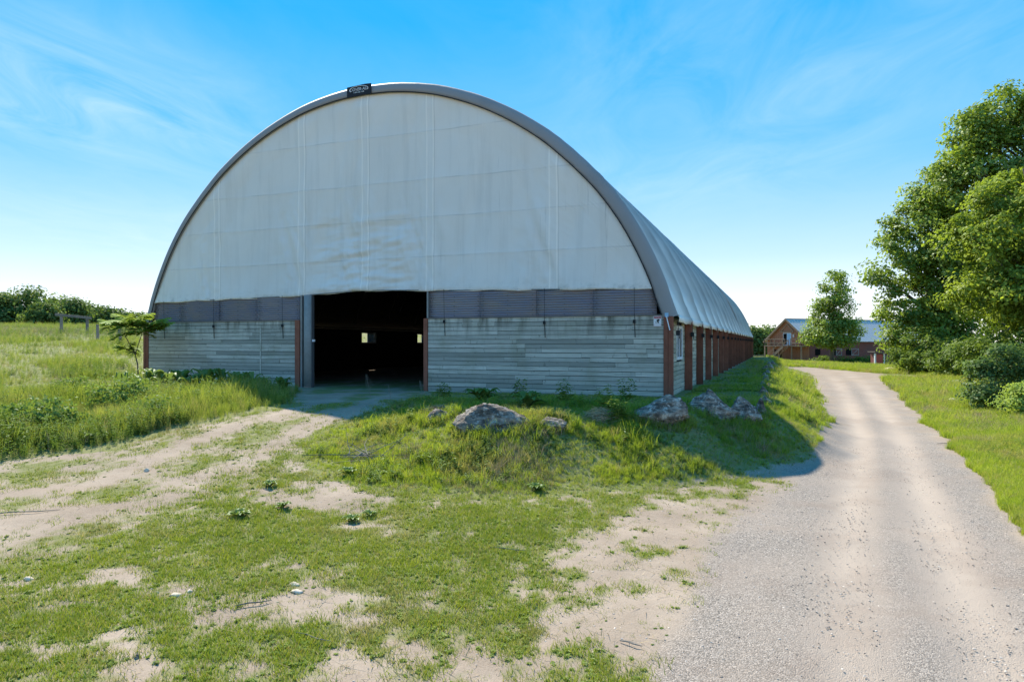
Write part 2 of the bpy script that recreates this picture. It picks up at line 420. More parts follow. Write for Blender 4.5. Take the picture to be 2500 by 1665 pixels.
def plank_mat(name, axis_scale, tint=(1, 1, 1)):
    m, nt = mat(name); v = barn_space(nt, barn)
    rnd = nd(nt, 'ShaderNodeObjectInfo').outputs['Random']
    sh = nd(nt, 'ShaderNodeCombineXYZ', {0: math_(nt, 'MULTIPLY', rnd, 37.0), 1: math_(nt, 'MULTIPLY', rnd, 19.0), 2: 0.0}).outputs[0]
    vv = nd(nt, 'ShaderNodeVectorMath', {0: v, 1: sh}, operation='ADD').outputs[0]
    grain = noise(nt, mapping(nt, vv, axis_scale), 1, 6, .65, .6)
    blot = noise(nt, v, 1.1, 5, .6); streak = noise(nt, mapping(nt, v, (3, 3, .5)), 1, 5, .6)
    c = ramp(nt, rnd, [(0, (.34, .335, .29)), (.25, (.50, .485, .42)), (.7, (.62, .59, .505)), (1, (.70, .665, .58))])
    c = mix(nt, ramp(nt, grain, [(.38, .55), (.62, 0)]), c, (.19, .19, .165))
    c = mix(nt, ramp(nt, blot, [(.5, 0), (.75, .5)]), c, (.25, .25, .16))
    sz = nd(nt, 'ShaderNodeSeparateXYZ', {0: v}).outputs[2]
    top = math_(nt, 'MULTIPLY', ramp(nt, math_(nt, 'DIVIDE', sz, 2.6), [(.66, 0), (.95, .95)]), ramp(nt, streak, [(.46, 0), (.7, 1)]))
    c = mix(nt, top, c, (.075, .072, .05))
    knots = nd(nt, 'ShaderNodeTexVoronoi', {'Vector': mapping(nt, vv, (2.2, 2.2, 7)), 'Scale': 1.0}).outputs['Distance']
    c = mix(nt, ramp(nt, knots, [(.04, .8), (.09, 0)]), c, (.045, .04, .03))
    nail = noise(nt, mapping(nt, vv, (9, 9, 3)), 1, 4, .6)
    c = mix(nt, ramp(nt, nail, [(.62, 0), (.74, .6)]), c, (.12, .11, .09))
    c = mix(nt, 1.0, c, tint, 'MULTIPLY')
    out(nt, bsdf(nt, c, .85, .2, bump(nt, grain, .35, .01)))
    return m


m_plank = plank_mat('weathered_plank', (1.2, 1.2, 45)); m_plank_side = plank_mat('weathered_plank_side', (1.2, 1.2, 45), (1.0, .98, .9))


def wood_mat(name, c0, c1, sc=(30, 30, 1.5), obj=None, rough=.8):
    m, nt = mat(name); v = nd(nt, 'ShaderNodeTexCoord').outputs['Object'] if obj is None else barn_space(nt, obj)
    g = noise(nt, mapping(nt, v, sc), 1, 5, .6, .4); b = noise(nt, v, 2.3, 4, .6)
    r = nd(nt, 'ShaderNodeObjectInfo').outputs['Random']
    c = mix(nt, g, c0, c1); c = mix(nt, math_(nt, 'MULTIPLY', ramp(nt, b, [(.45, 0), (.75, 1)]), .5), c, tuple(x * .45 for x in c0))
    c = mix(nt, 1.0, c, ramp(nt, r, [(0, .75), (1, 1.15)]), 'MULTIPLY')
    out(nt, bsdf(nt, c, rough, .2, bump(nt, g, .25, .008)))
    return m


m_redpost = wood_mat('red_stained_timber', (.19, .068, .043), (.32, .125, .08))
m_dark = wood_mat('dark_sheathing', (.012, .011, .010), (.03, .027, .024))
m_greywood = wood_mat('grey_timber', (.13, .12, .11), (.26, .24, .215))


def plain(name, c, rough=.6, metal=0.0, spec=.4, var=.15, sc=8.0):
    m, nt = mat(name); v = nd(nt, 'ShaderNodeTexCoord').outputs['Object']
    n = noise(nt, v, sc, 5, .6)
    cc = mix(nt, math_(nt, 'MULTIPLY', n, var * 2), c, tuple(x * .5 for x in c))
    out(nt, bsdf(nt, cc, rough, spec, bump(nt, n, .1, .01), metal)); return m


m_white = plain('white_vinyl', (.74, .76, .78), .5); m_black = plain('black_webbing', (.012, .012, .014), .7)
m_steel = plain('galvanised_steel', (.34, .335, .32), .65, .0, .4, .5, 5); m_truss = plain('truss_steel', (.10, .10, .105), .6)
m_inner_shade = plain('inner_shade', (.07, .068, .066), .9, 0, .1)  # interior shade put into the colour of the cover's inner faces
m_red = plain('sign_red', (.45, .03, .04), .5); m_logo = plain('logo_black', (.012, .012, .016), .55, 0, .3, .4)
m_tag = plain('pale_blue_plastic', (.30, .52, .72), .5)

m_glass, nt = mat('window_glass')
gl = nd(nt, 'ShaderNodeBsdfGlossy', {'Color': (.9, .93, .95, 1), 'Roughness': .03}).outputs[0]
tr = nd(nt, 'ShaderNodeBsdfTransparent', {'Color': (.86, .90, .92, 1)}).outputs[0]
df = nd(nt, 'ShaderNodeBsdfDiffuse', {'Color': (.7, .75, .78, 1)}).outputs[0]
fr = nd(nt, 'ShaderNodeFresnel', {'IOR': 1.5}).outputs[0]
out(nt, nd(nt, 'ShaderNodeMixShader', {0: .18, 1: nd(nt, 'ShaderNodeMixShader', {0: fr, 1: tr, 2: gl}).outputs[0], 2: df}).outputs[0])


def fabric_mat(name, c, dirtc, kind):
    m, nt = mat(name); v = barn_space(nt, barn); s = nd(nt, 'ShaderNodeSeparateXYZ', {0: v})
    stv = (2.6, .2, .22) if kind == 'gable' else (.6, 1.6, .6)
    st = noise(nt, mapping(nt, v, stv), 1, 6, .62); bl = noise(nt, v, .35, 4, .6); fi = noise(nt, mapping(nt, v, (14, 14, 3)), 1, 5, .7)
    col = mix(nt, ramp(nt, bl, [(.35, 0), (.7, .5)]), c, tuple(x * .86 for x in c))
    col = mix(nt, ramp(nt, st, [(.50, 0), (.74, .34)]), col, dirtc)
    col = mix(nt, ramp(nt, fi, [(.6, 0), (.85, .10)]), col, dirtc)
    h = noise(nt, mapping(nt, v, (1.6, 1.6, .5)), 1, 4, .55)
    if kind == 'gable':
        seam = None
        for zz in (4.75, 6.15, 7.5, 9.2):
            wv = noise(nt, mapping(nt, v, (.5, .5, .5), (zz, 0, 0)), 1, 2); d = math_(nt, 'ABSOLUTE', math_(nt, 'SUBTRACT', math_(nt, 'ADD', s.outputs[2], math_(nt, 'MULTIPLY', wv, .10)), zz + .05))
            line = ramp(nt, d, [(.010, .24), (.026, 0)]); brk = ramp(nt, noise(nt, mapping(nt, v, (.7, 0, 0), (zz * 3, 0, 0)), 1, 4), [(.42, .15), (.58, 1)])
            line = math_(nt, 'MULTIPLY', line, brk); seam = line if seam is None else math_(nt, 'MAXIMUM', seam, line)
        col = mix(nt, seam, col, (.17, .18, .20))
        for c_u in (3.76, 8.36, 11.05, 13.9, 18.1):
            dd = math_(nt, 'ABSOLUTE', math_(nt, 'SUBTRACT', math_(nt, 'ABSOLUTE', math_(nt, 'ADD', s.outputs[0], c_u)), .13))
            col = mix(nt, ramp(nt, dd, [(.012, .55), (.035, 0)]), col, (.97, .90, .82))
            col = mix(nt, ramp(nt, math_(nt, 'ABSOLUTE', math_(nt, 'SUBTRACT', math_(nt, 'ADD', s.outputs[0], c_u), .18)), [(.008, .28), (.02, 0)]), col, (.35, .33, .31))  # thin dark line: shadow of the weld painted beside the pale tape
        # mildew near the hem and long drip streaks towards the right rim
        hemd = math_(nt, 'MULTIPLY', ramp(nt, math_(nt, 'DIVIDE', math_(nt, 'SUBTRACT', s.outputs[2], 3.3), 1.0), [(0.0, .75), (.25, .2), (.6, 0)]), ramp(nt, noise(nt, mapping(nt, v, (3, 1, 5)), 1, 6, .7), [(.48, 0), (.68, 1)]))
        col = mix(nt, hemd, col, (.17, .18, .16))
        drip = math_(nt, 'MULTIPLY', ramp(nt, noise(nt, mapping(nt, v, (5.0, 0, .28), (4.3, 0, 0)), 1, 5, .65), [(.62, 0), (.74, .42)]), ramp(nt, math_(nt, 'MULTIPLY_ADD', s.outputs[0], .1, 1.0), [(.12, .12), (.5, 1)]))
        col = mix(nt, drip, col, (.20, .21, .215))
    if kind == 'roof':                                     # shade of the sagging bays painted dark along the near side of every arch
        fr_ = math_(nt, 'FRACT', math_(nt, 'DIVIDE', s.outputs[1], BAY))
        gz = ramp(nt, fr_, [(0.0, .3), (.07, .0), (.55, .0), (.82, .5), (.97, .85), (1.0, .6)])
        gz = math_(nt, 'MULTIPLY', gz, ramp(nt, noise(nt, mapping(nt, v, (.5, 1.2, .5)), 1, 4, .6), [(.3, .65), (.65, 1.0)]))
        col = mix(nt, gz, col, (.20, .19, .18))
    out(nt, bsdf(nt, col, .62, .25, bump(nt, h, .25, .06)))
    return m


m_gable = fabric_mat('gable_fabric', (.77, .73, .685), (.49, .47, .44), 'gable')
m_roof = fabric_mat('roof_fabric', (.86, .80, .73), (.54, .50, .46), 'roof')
m_trim = fabric_mat('grey_trim_fabric', (.28, .262, .255), (.17, .16, .155), 'trim')

m_corr, nt = mat('corrugated_sheet'); v = barn_space(nt, barn); s_ = nd(nt, 'ShaderNodeSeparateXYZ', {0: v})
r_ = nd(nt, 'ShaderNodeObjectInfo').outputs['Random']; b_ = noise(nt, mapping(nt, v, (.8, 1, 2.5)), 1, 6, .6)
c_ = mix(nt, ramp(nt, b_, [(.35, 0), (.65, 1)]), (.19, .185, .24), (.27, .225, .21)); c_ = mix(nt, 1.0, c_, ramp(nt, r_, [(0, .75), (1, 1.2)]), 'MULTIPLY')
out(nt, bsdf(nt, c_, .38, .5))

# ------------------------------------------------------------------ fabric barn
PD = [-.25, -.1, 0, .14, .5, 1.0, 1.52, 2.04, 2.58, 3.13, 3.96, 5.11, 6.3, 7.54, 8.6, 9.8, 10.97]
PH = [2.52, 2.93, 3.22, 3.65, 4.5, 5.46, 6.27, 6.94, 7.52, 8.06, 8.78, 9.56, 10.19, 10.68, 10.97, 11.16, 11.22]


def catmull(P, n):
    P = np.array(P, float); P = np.vstack([2 * P[0] - P[1], P, 2 * P[-1] - P[-2]]); o = []
    for i in range(1, len(P) - 2):
        t = np.linspace(0, 1, n, endpoint=False)[:, None]; a, b, c, d = P[i - 1:i + 3]
        o.append(.5 * ((2 * b) + (-a + c) * t + (2 * a - 5 * b + 4 * c - d) * t ** 2 + (-a + 3 * b - 3 * c + d) * t ** 3))
    return np.vstack(o + [P[-2][None]])


half = catmull(list(zip(PD, PH)), 5)
prof = np.vstack([np.stack([-half[:, 0], half[:, 1]], 1), np.stack([-(BW - half[:-1, 0]), half[:-1, 1]], 1)[::-1]])   # right eave, over the ridge, left eave
tan = np.gradient(prof, axis=0); tan /= np.linalg.norm(tan, axis=1)[:, None]; nrm = np.stack([tan[:, 1], -tan[:, 0]], 1)    # outward: check sign below
if nrm[len(nrm) // 2, 1] < 0: nrm = -nrm
NP = len(prof)

# roof cover: the fabric sags between the arches
ys_l = []; sag = []
SUBD = 10
for j in range(NB):
    for k in range(SUBD):
        t = k / SUBD; ys_l.append(j * BAY + t * BAY); sag.append(.34 * (1 - abs(2 * t - 1) ** 2.6))
ys_l.append(BL); sag.append(0)
ys_l = np.array(ys_l); sag = np.array(sag); ys_l[0] = .36
fade = sstep(2.5, 4.5, prof[:, 1]) * .85 + .15
V = np.zeros((len(ys_l), NP, 3))
V[:, :, 0] = prof[None, :, 0] - nrm[None, :, 0] * sag[:, None] * fade; V[:, :, 2] = prof[None, :, 1] - nrm[None, :, 1] * sag[:, None] * fade; V[:, :, 1] = ys_l[:, None]
V[:, :, 0] += (fbm(np.repeat(ys_l[:, None], NP, 1) * .8, np.arange(NP)[None] * .25, 71) - .5) * .05


def gridfaces(a, b, off=0):
    i = np.arange(a * b).reshape(a, b) + off
    return np.stack([i[:-1, :-1], i[1:, :-1], i[1:, 1:], i[:-1, 1:]], -1).reshape(-1, 4)


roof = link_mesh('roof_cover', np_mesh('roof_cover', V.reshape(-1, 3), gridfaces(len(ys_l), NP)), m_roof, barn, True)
sm = roof.modifiers.new('thickness', 'SOLIDIFY'); sm.thickness = .02; sm.offset = -1; roof.data.materials.append(m_inner_shade); sm.material_offset = 1
roof['label'] = 'white fabric roof sagging between arches'
# hem flap hanging under each eave
for sx, x0 in ((1, .25), (-1, -BW - .25)):
    vs = []
    for q, y in enumerate(ys_l):
        w = .03 * math.sin(q * 1.9) + .03 * math.sin(q * .77)
        vs += [(x0 + sx * .012 - sx * sag[q] * .15, y, 2.56), (x0 + sx * (.03 + w * .6) - sx * sag[q] * .15, y, 2.44 + w * .3), (x0 + sx * .005, y, 2.32 + w * .5)]
    fl = link_mesh('eave_flap', np_mesh('eave_flap', vs, gridfaces(len(ys_l), 3)), m_roof, roof, True)
    so = fl.modifiers.new('thickness', 'SOLIDIFY'); so.thickness = .012
# dark seam strap where two lengths of cover meet
yj = 11 * BAY; vs = []
for p, n_ in zip(prof, nrm):
    for dy in (-.09, .09): vs.append((p[0] + n_[0] * .02, yj + dy, p[1] + n_[1] * .02))
so = link_mesh('cover_joint', np_mesh('cover_joint', vs, gridfaces(NP, 2)), m_trim, roof, True)

# grey trim wrapping the front arch
INS = .40
inner = prof - nrm * INS
INNER_FRONT = -.02
rows = []
for f_, (a_, yy) in enumerate(((.004, .40), (.012, .22), (-.03, .08), (-.14, -.02), (-.30, -.07), (-.42, -.07), (-.42, .06))):
    p = prof + nrm * a_
    wig = (fbm(np.arange(NP) * .9, np.full(NP, f_ * .7), 81) - .5) * .035 * (1 if 0 < f_ < 6 else 0)
    rows.append(np.stack([p[:, 0] + nrm[:, 0] * wig, np.full(NP, yy) + wig, p[:, 1] + nrm[:, 1] * wig], 1))
V = np.array(rows)
trim = link_mesh('arch_trim', np_mesh('arch_trim', V.reshape(-1, 3), gridfaces(len(rows), NP)[:, ::-1]), m_trim, barn, True)
trim['label'] = 'grey fabric band around the front arch'
ro = link_mesh('rim_cord', MB().tube([(prof[i, 0] - nrm[i, 0] * .415, -.08, prof[i, 1] - nrm[i, 1] * .415) for i in range(2, NP - 2)], .018, 5).mesh('rim_cord'), m_black, trim)

# gable fabric: tensioned over five columns, loose above the door
COLS = [3.76, 8.36, 11.05, 13.9, 18.1]


def hem(u): return np.interp(u, [0, 8.3, 8.9, 11, 13.2, 13.9, 22], [3.34, 3.50, 3.53, 3.585, 3.50, 3.46, 3.34])


ui = -inner[:, 0]; zi = inner[:, 1]; okm = np.ones(NP, bool)
us = np.unique(np.concatenate([.5 * (1 - np.cos(np.linspace(0, math.pi, 140))) * (BW - .62) + .31, np.linspace(8, 14.2, 60), np.linspace(.5, 21.4, 90)]))
order = np.argsort(ui); arch_in = lambda u: np.interp(u, ui[order], zi[order])
NZ = 130; U = np.repeat(us[None], NZ, 0); T = np.repeat(np.linspace(0, 1, NZ)[:, None], len(us), 1)
H0 = hem(U); H1 = np.maximum(arch_in(U) + .05, H0 + .02); Z = H0 + (H1 - H0) * T
D = np.zeros_like(U)
for c in COLS:                                                       # pushed out at the columns, two welded seams each
    D -= .05 * np.exp(-((U - c) / .5) ** 2); D -= .012 * (np.exp(-((U - c + .13) / .022) ** 2) + np.exp(-((U - c - .13) / .022) ** 2))
edge = np.clip((H1 - Z) / 1.2, 0, 1); D += .06 * edge
for zz in (4.75, 6.15, 7.5, 9.2): D -= .014 * np.exp(-((Z - zz - (fbm(U * .5, U * 0 + zz, 91) - .5) * .06) / .03) ** 2) + .02 * np.exp(-((Z - zz) / .25) ** 2) * (fbm(U * 2, Z * 0 + zz, 95))
dw = np.exp(-((U - 11.1) / 2.2) ** 6) * np.clip((6.6 - Z) / 1.2, 0, 1)   # slack folds above the door
D += dw * .16 * (fbm(U * .55, Z * 2.6 + U * .25, 101, 4) - .5) * 2
D += .15 * (fbm(U * 1.0 + Z * .35, Z * .16, 111, 5) - .5)                # long tension wrinkles
diag = 0
for c in COLS: diag = diag + np.exp(-((U - c - .4) / .9) ** 2) * (fbm((U - c) * 3.2 - Z * 1.1, Z * .35, 121 + int(c), 4) - .5)
D += diag * .24 * np.clip((8.5 - Z) / 3, .15, 1)
rimf = sstep(0, .55, H1 - Z); D = D * rimf + .02 * (1 - rimf)
D -= .075 * np.exp(-(Z - H0) / .5)
D += .02 * np.sin(U * 2.1) * np.exp(-T * 14) + .03 * np.exp(-((T - .0) / .01) ** 2)
Z2 = Z + .018 * np.sin(U * 3.3 + 1) * np.exp(-T * 25)
V = np.stack([-U, D - .0, Z2], -1)
gable = link_mesh('gable_cover', np_mesh('gable_cover', V.reshape(-1, 3), gridfaces(NZ, len(us))), m_gable, barn, True)
so = gable.modifiers.new('thickness', 'SOLIDIFY'); so.thickness = .012; so.offset = -1; gable.data.materials.append(m_inner_shade); so.material_offset = 1
gable['label'] = 'dirty white fabric stretched over the gable'
hb = link_mesh('hem_bar', MB().tube([(-u, .03, float(hem(u)) + .03) for u in np.linspace(.25, 21.7, 60)], .022, 6).mesh('hem_bar'), m_steel, gable)

# plank walls -----------------------------------------------------------
ROWS = 17; WT = 2.53; RH = WT / ROWS
def box(name, parent, mt, *b): return MB().box(*b).build(name, mt, parent)


def plank_run(parent, lo, hi, plane, axis, outward, mt, row0=0, holes=(), rs=1, fixed=None):
    """planks in rows along axis from lo to hi"""
    rr = random.Random(rs)
    for k in range(row0, ROWS + (1 if row0 else 1)):
        z0 = (k - 1) * RH + .007; z1 = k * RH - .008
        cuts = [lo]
        if fixed: cand = fixed
        p = lo
        while p < hi - 1.0:
            p += rr.choice([1.25, 2.1, 2.9, 3.1, 3.6, 4.2]) * rr.uniform(.85, 1.1)
            if p < hi - .5: cuts.append(p)
        cuts.append(hi); segs = [(cuts[i], cuts[i + 1]) for i in range(len(cuts) - 1)]
        for h0, h1, hz0, hz1 in holes:
            if z1 > hz0 and z0 < hz1:
                ns = []
                for a, b in segs:
                    if b <= h0 or a >= h1: ns.append((a, b)); continue
                    if a < h0 - .05: ns.append((a, h0))
                    if b > h1 + .05: ns.append((h1, b))
                segs = ns
        for a, b in segs:
            pr = .028 + rr.uniform(0, .009); dz = rr.uniform(-.003, .003); g = .0025; tl = rr.uniform(-.004, .004)
            n0, n1 = (plane - pr, plane - .001) if outward < 0 else (plane + .001, plane + pr)
            m_ = MB()
            if axis == 0: m_.box(a + g, b - g, n0, n1, z0 + dz, z1 + dz)
            else: m_.box(n0, n1, a + g, b - g, z0 + dz, z1 + dz)
            far_ = 4 if axis == 0 else 0
            m_.v = [(x, y, z + tl * (1 if (i in (1, 2, 5, 6) if axis == 0 else i in (2, 3, 6, 7)) else -1)) for i, (x, y, z) in enumerate(m_.v)]
            m_.build('plank', mt, parent)


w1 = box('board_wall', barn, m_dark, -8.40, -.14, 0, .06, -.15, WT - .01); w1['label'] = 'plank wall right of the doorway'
plank_run(w1, -8.40, -.145, 0, 0, -1, m_plank, 0, rs=3)
w2 = box('board_wall', barn, m_dark, -21.82, -14.17, 0, .06, -.15, WT - .01); w2['label'] = 'plank wall left of the doorway'
plank_run(w2, -21.82, -14.17, 0, 0, -1, m_plank, 0, rs=8)
box('batten', w2, m_plank, -15.86, -15.80, -.058, -.038, .2, 2.36)
cap = box('wall_cap', w1, m_greywood, -8.42, -.1, -.06, .08, WT - .006, WT + .03); cap2 = box('wall_cap', w2, m_greywood, -21.84, -14.0, -.06, .08, WT - .006, WT + .03)
for wv, xx in ((w1, (-7.8, -5.2, -4.1, -1.6)), (w2, (-20.9, -18.1))):
    pass


def window(parent, name, y0, y1, z0, z1, plane, sx, open_half=False, vertical=True):
    """sliding window in a side wall at x = plane; sx = outward side"""
    w = MB()
    t = .06; a, b = sorted((plane - sx * .07, plane + sx * .055))
    w.box(a, b, y0, y1, z0, z0 + t); w.box(a, b, y0, y1, z1 - t, z1); w.box(a, b, y0, y0 + t, z0 + t, z1 - t); w.box(a, b, y1 - t, y1, z0 + t, z1 - t)
    o = w.build(name, m_white, parent)
    mid = (y0 + y1) / 2
    for q in (0, 1):
        s0, s1 = (y0 + t, mid + .02) if q == 0 else (mid - .02, y1 - t)
        if open_half and q == 0: s0, s1 = mid - .08, y1 - t - .01
        f = .035; pa, pb = sorted((plane + sx * (.0 + .022 * q), plane + sx * (.020 + .022 * q)))
        sh = MB().box(pa, pb, s0, s1, z0 + t, z0 + t + f).box(pa, pb, s0, s1, z1 - t - f, z1 - t).box(pa, pb, s0, s0 + f, z0 + t + f, z1 - t - f).box(pa, pb, s1 - f, s1, z0 + t + f, z1 - t - f).build('sash', m_white, o)
        pc = (pa + pb) / 2
        MB().box(pc - .003, pc + .003, s0 + f, s1 - f, z0 + t + f, z1 - t - f).build('pane', m_glass, o)
    return o


# right side wall: planks between the posts, two windows
sw = empty('side_wall'); sw.parent = barn
sw['label'] = 'plank side wall facing the road'
HOLES = [(1.55, 2.98, 1.1, 2.25), (5 * BAY + 1.6, 5 * BAY + 3.0, 1.1, 2.25)]


def sheath(parent, x0, x1, holes):
    p = 0.12; m_ = MB()
    for h0, h1, z0, z1 in holes: m_.box(x0, x1, p, h0, -.15, WT); m_.box(x0, x1, h0, h1, -.15, z0); m_.box(x0, x1, h0, h1, z1, WT); p = h1
    m_.box(x0, x1, p, BL, -.15, WT); return m_.build('sheathing', m_dark, parent)


sheath(sw, -.08, 0.0, HOLES)
for j in range(8): plank_run(sw, j * BAY + .13, (j + 1) * BAY - .13, 0.0, 1, 1, m_plank_side, 0, HOLES, 50 + j)
m_ = MB()
for j in range(8, NB):
    for k in range(ROWS): m_.box(.001, .03, j * BAY + .13, (j + 1) * BAY - .13, k * RH + .004, (k + 1) * RH - .005)
tag(m_.build('plank_far', m_plank_side, sw), kind='stuff')
for h in HOLES: window(barn, 'window', *h, 0.0, 1)
# left side wall with windows that show through the doorway
LH = [(16.0, 17.75, 1.66, 2.38), (23.3, 25.05, 1.66, 2.38), (30.6, 32.3, 1.66, 2.38), (37.9, 39.6, 1.66, 2.38), (52.6, 54.3, 1.66, 2.38)]
lw = empty('side_wall'); lw.parent = barn; lw['label'] = 'plank side wall towards the field'
sheath(lw, -BW, -BW + .08, LH)
m_ = MB()
for k in range(ROWS):
    z0, z1 = k * RH + .004, (k + 1) * RH - .005; p = .14
    for h0, h1, a, b in LH:
        if z1 > a and z0 < b: m_.box(-BW - .03, -BW - .001, p, h0, z0, z1); p = h1
    m_.box(-BW - .03, -BW - .001, p, BL, z0, z1)
tag(m_.build('plank_far', m_plank_side, lw), kind='stuff')
for h in LH: window(barn, 'window', *h, -BW, -1, True)
# back wall
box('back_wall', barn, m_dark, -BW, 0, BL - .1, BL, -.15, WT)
vs = [(p[0], BL - .05, p[1]) for p in prof] + [(p[0], BL - .05, 2.4) for p in prof]
link_mesh('back_gable_cover', np_mesh('back_gable_cover', vs, gridfaces(2, NP)), m_roof, barn)
# posts along both sides, each with its ratchet
for k in range(NB + 1):
    y = k * BAY
    for s in (1, -1):
        if k == 0:
            x0, x1 = (-.14, .14) if s > 0 else (-BW - .14, -BW + .13)
            xm = (x0 + x1) / 2
            po = MB().box(x0, xm - .004, -.07, .13, -.3, 2.5 if s > 0 else 2.3).box(xm + .004, x1, -.064, .13, -.3, 2.5 if s > 0 else 2.3).build('post', m_redpost, barn)
        else:
            a, b = (.035, .30) if s > 0 else (-BW - .30, -BW - .035)
            po = MB().box(a, b, y - .10, y - .003, -.4, 2.45).box(a + .012, b - .012, y + .003, y + .1, -.4, 2.45).build('post', m_redpost, barn)
        if s > 0:
            MB().tube([(.31, y - .16, 1.98), (.31, y + .02, 1.98)], .045, 8).box(.25, .37, y - .17, y - .15, 1.90, 2.05).tube([(.33, y - .15, 1.98), (.36, y - .17, 1.80)], .012, 5).build('ratchet', m_black, po)
            MB().tube([(.31, y - .08, 1.98), (.30, y - .05, 2.36)], .01, 4).build('strap', m_black, po)
# doorway
dj = MB().box(-14.16, -13.95, -.07, .16, -.2, 2.55).build('door_jamb', m_redpost, barn)
MB().box(-13.93, -13.86, -.03, .14, -.2, 3.5).build('door_jamb', m_steel, barn)
cb = MB(); n = 28
for i in range(n):                                                     # rounded grey column left of the opening
    t = i / (n - 1)
cb.tube([(-13.60, .06, -.2), (-13.60, .06, 1.6), (-13.60, .06, 3.50)], .185, 20)
cl_ = cb.build('door_column', m_steel, barn, True); cl_['label'] = 'round grey column beside the doorway'
MB().box(-13.415, -13.395, -.03, .12, -.2, 3.5).build('edge_strip', m_truss, cl_)
MB().box(-13.40, -13.30, -.02, .05, 1.72, 1.80).build('latch_plate', m_white, cl_)
MB().box(-8.56, -8.41, -.07, .14, -.2, 2.54).build('door_jamb', m_redpost, barn)
MB().box(-8.44, -8.39, -.05, .04, 2.55, 3.5).build('door_jamb', m_steel, barn)
# corrugated strips between wall and hem
def corr(x0, x1, z0, z1, y):
    n = 100; zs = np.linspace(z0, z1, n); yy = y + .016 * np.sin((zs - z0) / .083 * 2 * math.pi)
    xs_ = np.linspace(x0, x1, 6); V = np.zeros((6, n, 3)); V[:, :, 0] = xs_[:, None]; V[:, :, 1] = yy[None] + (rng.random(6)[:, None] - .5) * .008; V[:, :, 2] = zs[None]
    o = link_mesh('corrugated_panel', np_mesh('corrugated_panel', V.reshape(-1, 3), gridfaces(6, n)), m_corr, barn, True)
    md = o.modifiers.new('thickness', 'SOLIDIFY'); md.thickness = .004
    return o


for q, (a, b) in enumerate(((-8.42, -6.35), (-6.4, -4.35), (-4.4, -2.35), (-2.4, -.36), (-21.57, -20.0), (-20.05, -18.0), (-18.05, -16.0), (-16.05, -13.98))):
    pn = corr(a, b, WT + .03, min(float(hem(-a)), float(hem(-b))) + .02, .035 - .010 * (q % 2))
    for xx in (a + .12, (a + b) / 2, b - .12):
        sc = MB()
        for zz in np.arange(WT + .09, 3.4, .083 * 2): sc.box(xx - .012, xx + .012, -.004, .02, zz - .01, zz + .012)
        sc.build('fixing', m_truss, pn)
# tie straps over the corrugated strips
for u in (20.9, 18.2, 14.75, 7.75, 4.03, 1.05):
    h_ = float(hem(u)); rr_ = random.Random(int(u * 10)); dx = rr_.uniform(-.03, .03)
    zb = 2.42 if u in (7.75,) else 2.35
    st = MB().bar((-u, -.085, h_ + .06), (-u + dx, -.075, zb), .012, .006)
    o = st.build('tie_strap', m_black, barn)
    MB().box(-u + dx - .045, -u + dx + .03, -.10, -.06, zb - .06, zb + .05).bar((-u + dx, -.07, zb), (-u + dx + .02, -.06, zb - .5), .022, .008).build('ratchet', m_black, o)
# interior arches and rail
for k in range(1, NB):
    y = k * BAY; pts = [(prof[i, 0] - nrm[i, 0] * .30, y, prof[i, 1] - nrm[i, 1] * .30) for i in range(4, NP - 4, 3)]
    pts2 = [(prof[i, 0] - nrm[i, 0] * .95, y, prof[i, 1] - nrm[i, 1] * .95) for i in range(16, NP - 16, 3)]
    MB().tube(pts, .05, 6).tube(pts2, .045, 6).build('truss', m_truss, barn)
for u in COLS: MB().box(-u - .08, -u + .08, .12, .28, 3.55 if 8 < u < 14 and u not in (8.36, 13.9) else WT, float(arch_in(u)) - .1).build('gable_column', m_truss, barn)
box('rail', barn, m_greywood, -BW + .1, -BW + .2, .3, BL - .3, 2.55, 2.65)
# white tube and pale tag at the near corner
MB().tube([(-.05, -.10, 2.50), (.06, -.13, 2.06)], .017, 7).build('white_pipe', m_white, barn)
MB().box(-.10, .01, -.085, -.075, 2.47, 2.60).build('tag_plate', m_tag, barn)


# flat lettering -------------------------------------------------------
def text_mesh(txt, size, mt, parent, loc, rot, name, extr=.001, shear=0.0):
    cu = bpy.data.curves.new(name, 'FONT'); cu.body = txt; cu.size = size; cu.align_x = 'CENTER'; cu.align_y = 'CENTER'; cu.extrude = extr; cu.shear = shear; cu.resolution_u = 2
    t = bpy.data.objects.new(name, cu); COL.objects.link(t); bpy.context.view_layer.update()
    me = bpy.data.meshes.new_from_object(t.evaluated_get(bpy.context.evaluated_depsgraph_get()))
    bpy.data.objects.remove(t); me.materials.clear()
    o = link_mesh(name, me, mt, parent); o.location = loc; o.rotation_euler = rot
    return o


# maker's plate on the arch
lp = empty('maker_plate', (0, 0, 0)); cx = -11.23; cz = 10.98
w_ = bw(cx, -.115); lp.location = (w_[0], w_[1], cz); lp.rotation_euler = (0, 0, BROT)
tag(lp, 'black plate with white lettering fixed at the top of the arch', 'sign')
pv = []
for i in range(9):
    u = -.52 + i * .13; d = (.003 * 0) - .0; top = np.interp(11.23 - u, [5.11, 6.3, 7.54, 8.6, 9.8, 10.97, 12.14, 13.3], [9.56, 10.19, 10.68, 10.97, 11.16, 11.22, 11.16, 10.98]) - cz
    pv += [(u, -.0, top - .42), (u, -.0, top - .04), (u, .03, top - .04), (u, .03, top - .42)]
fs = []
for i in range(8):
    for k in range(4): fs.append((i * 4 + k, i * 4 + (k + 1) % 4, (i + 1) * 4 + (k + 1) % 4, (i + 1) * 4 + k))
fs += [(3, 2, 1, 0), (32, 33, 34, 35)]
MB().add(pv, fs).build('plate', m_logo, lp)
text_mesh('COVER-ALL', .155, m_white, lp, (.0, -.006, .03), (R(90), 0, 0), 'lettering', shear=.25)
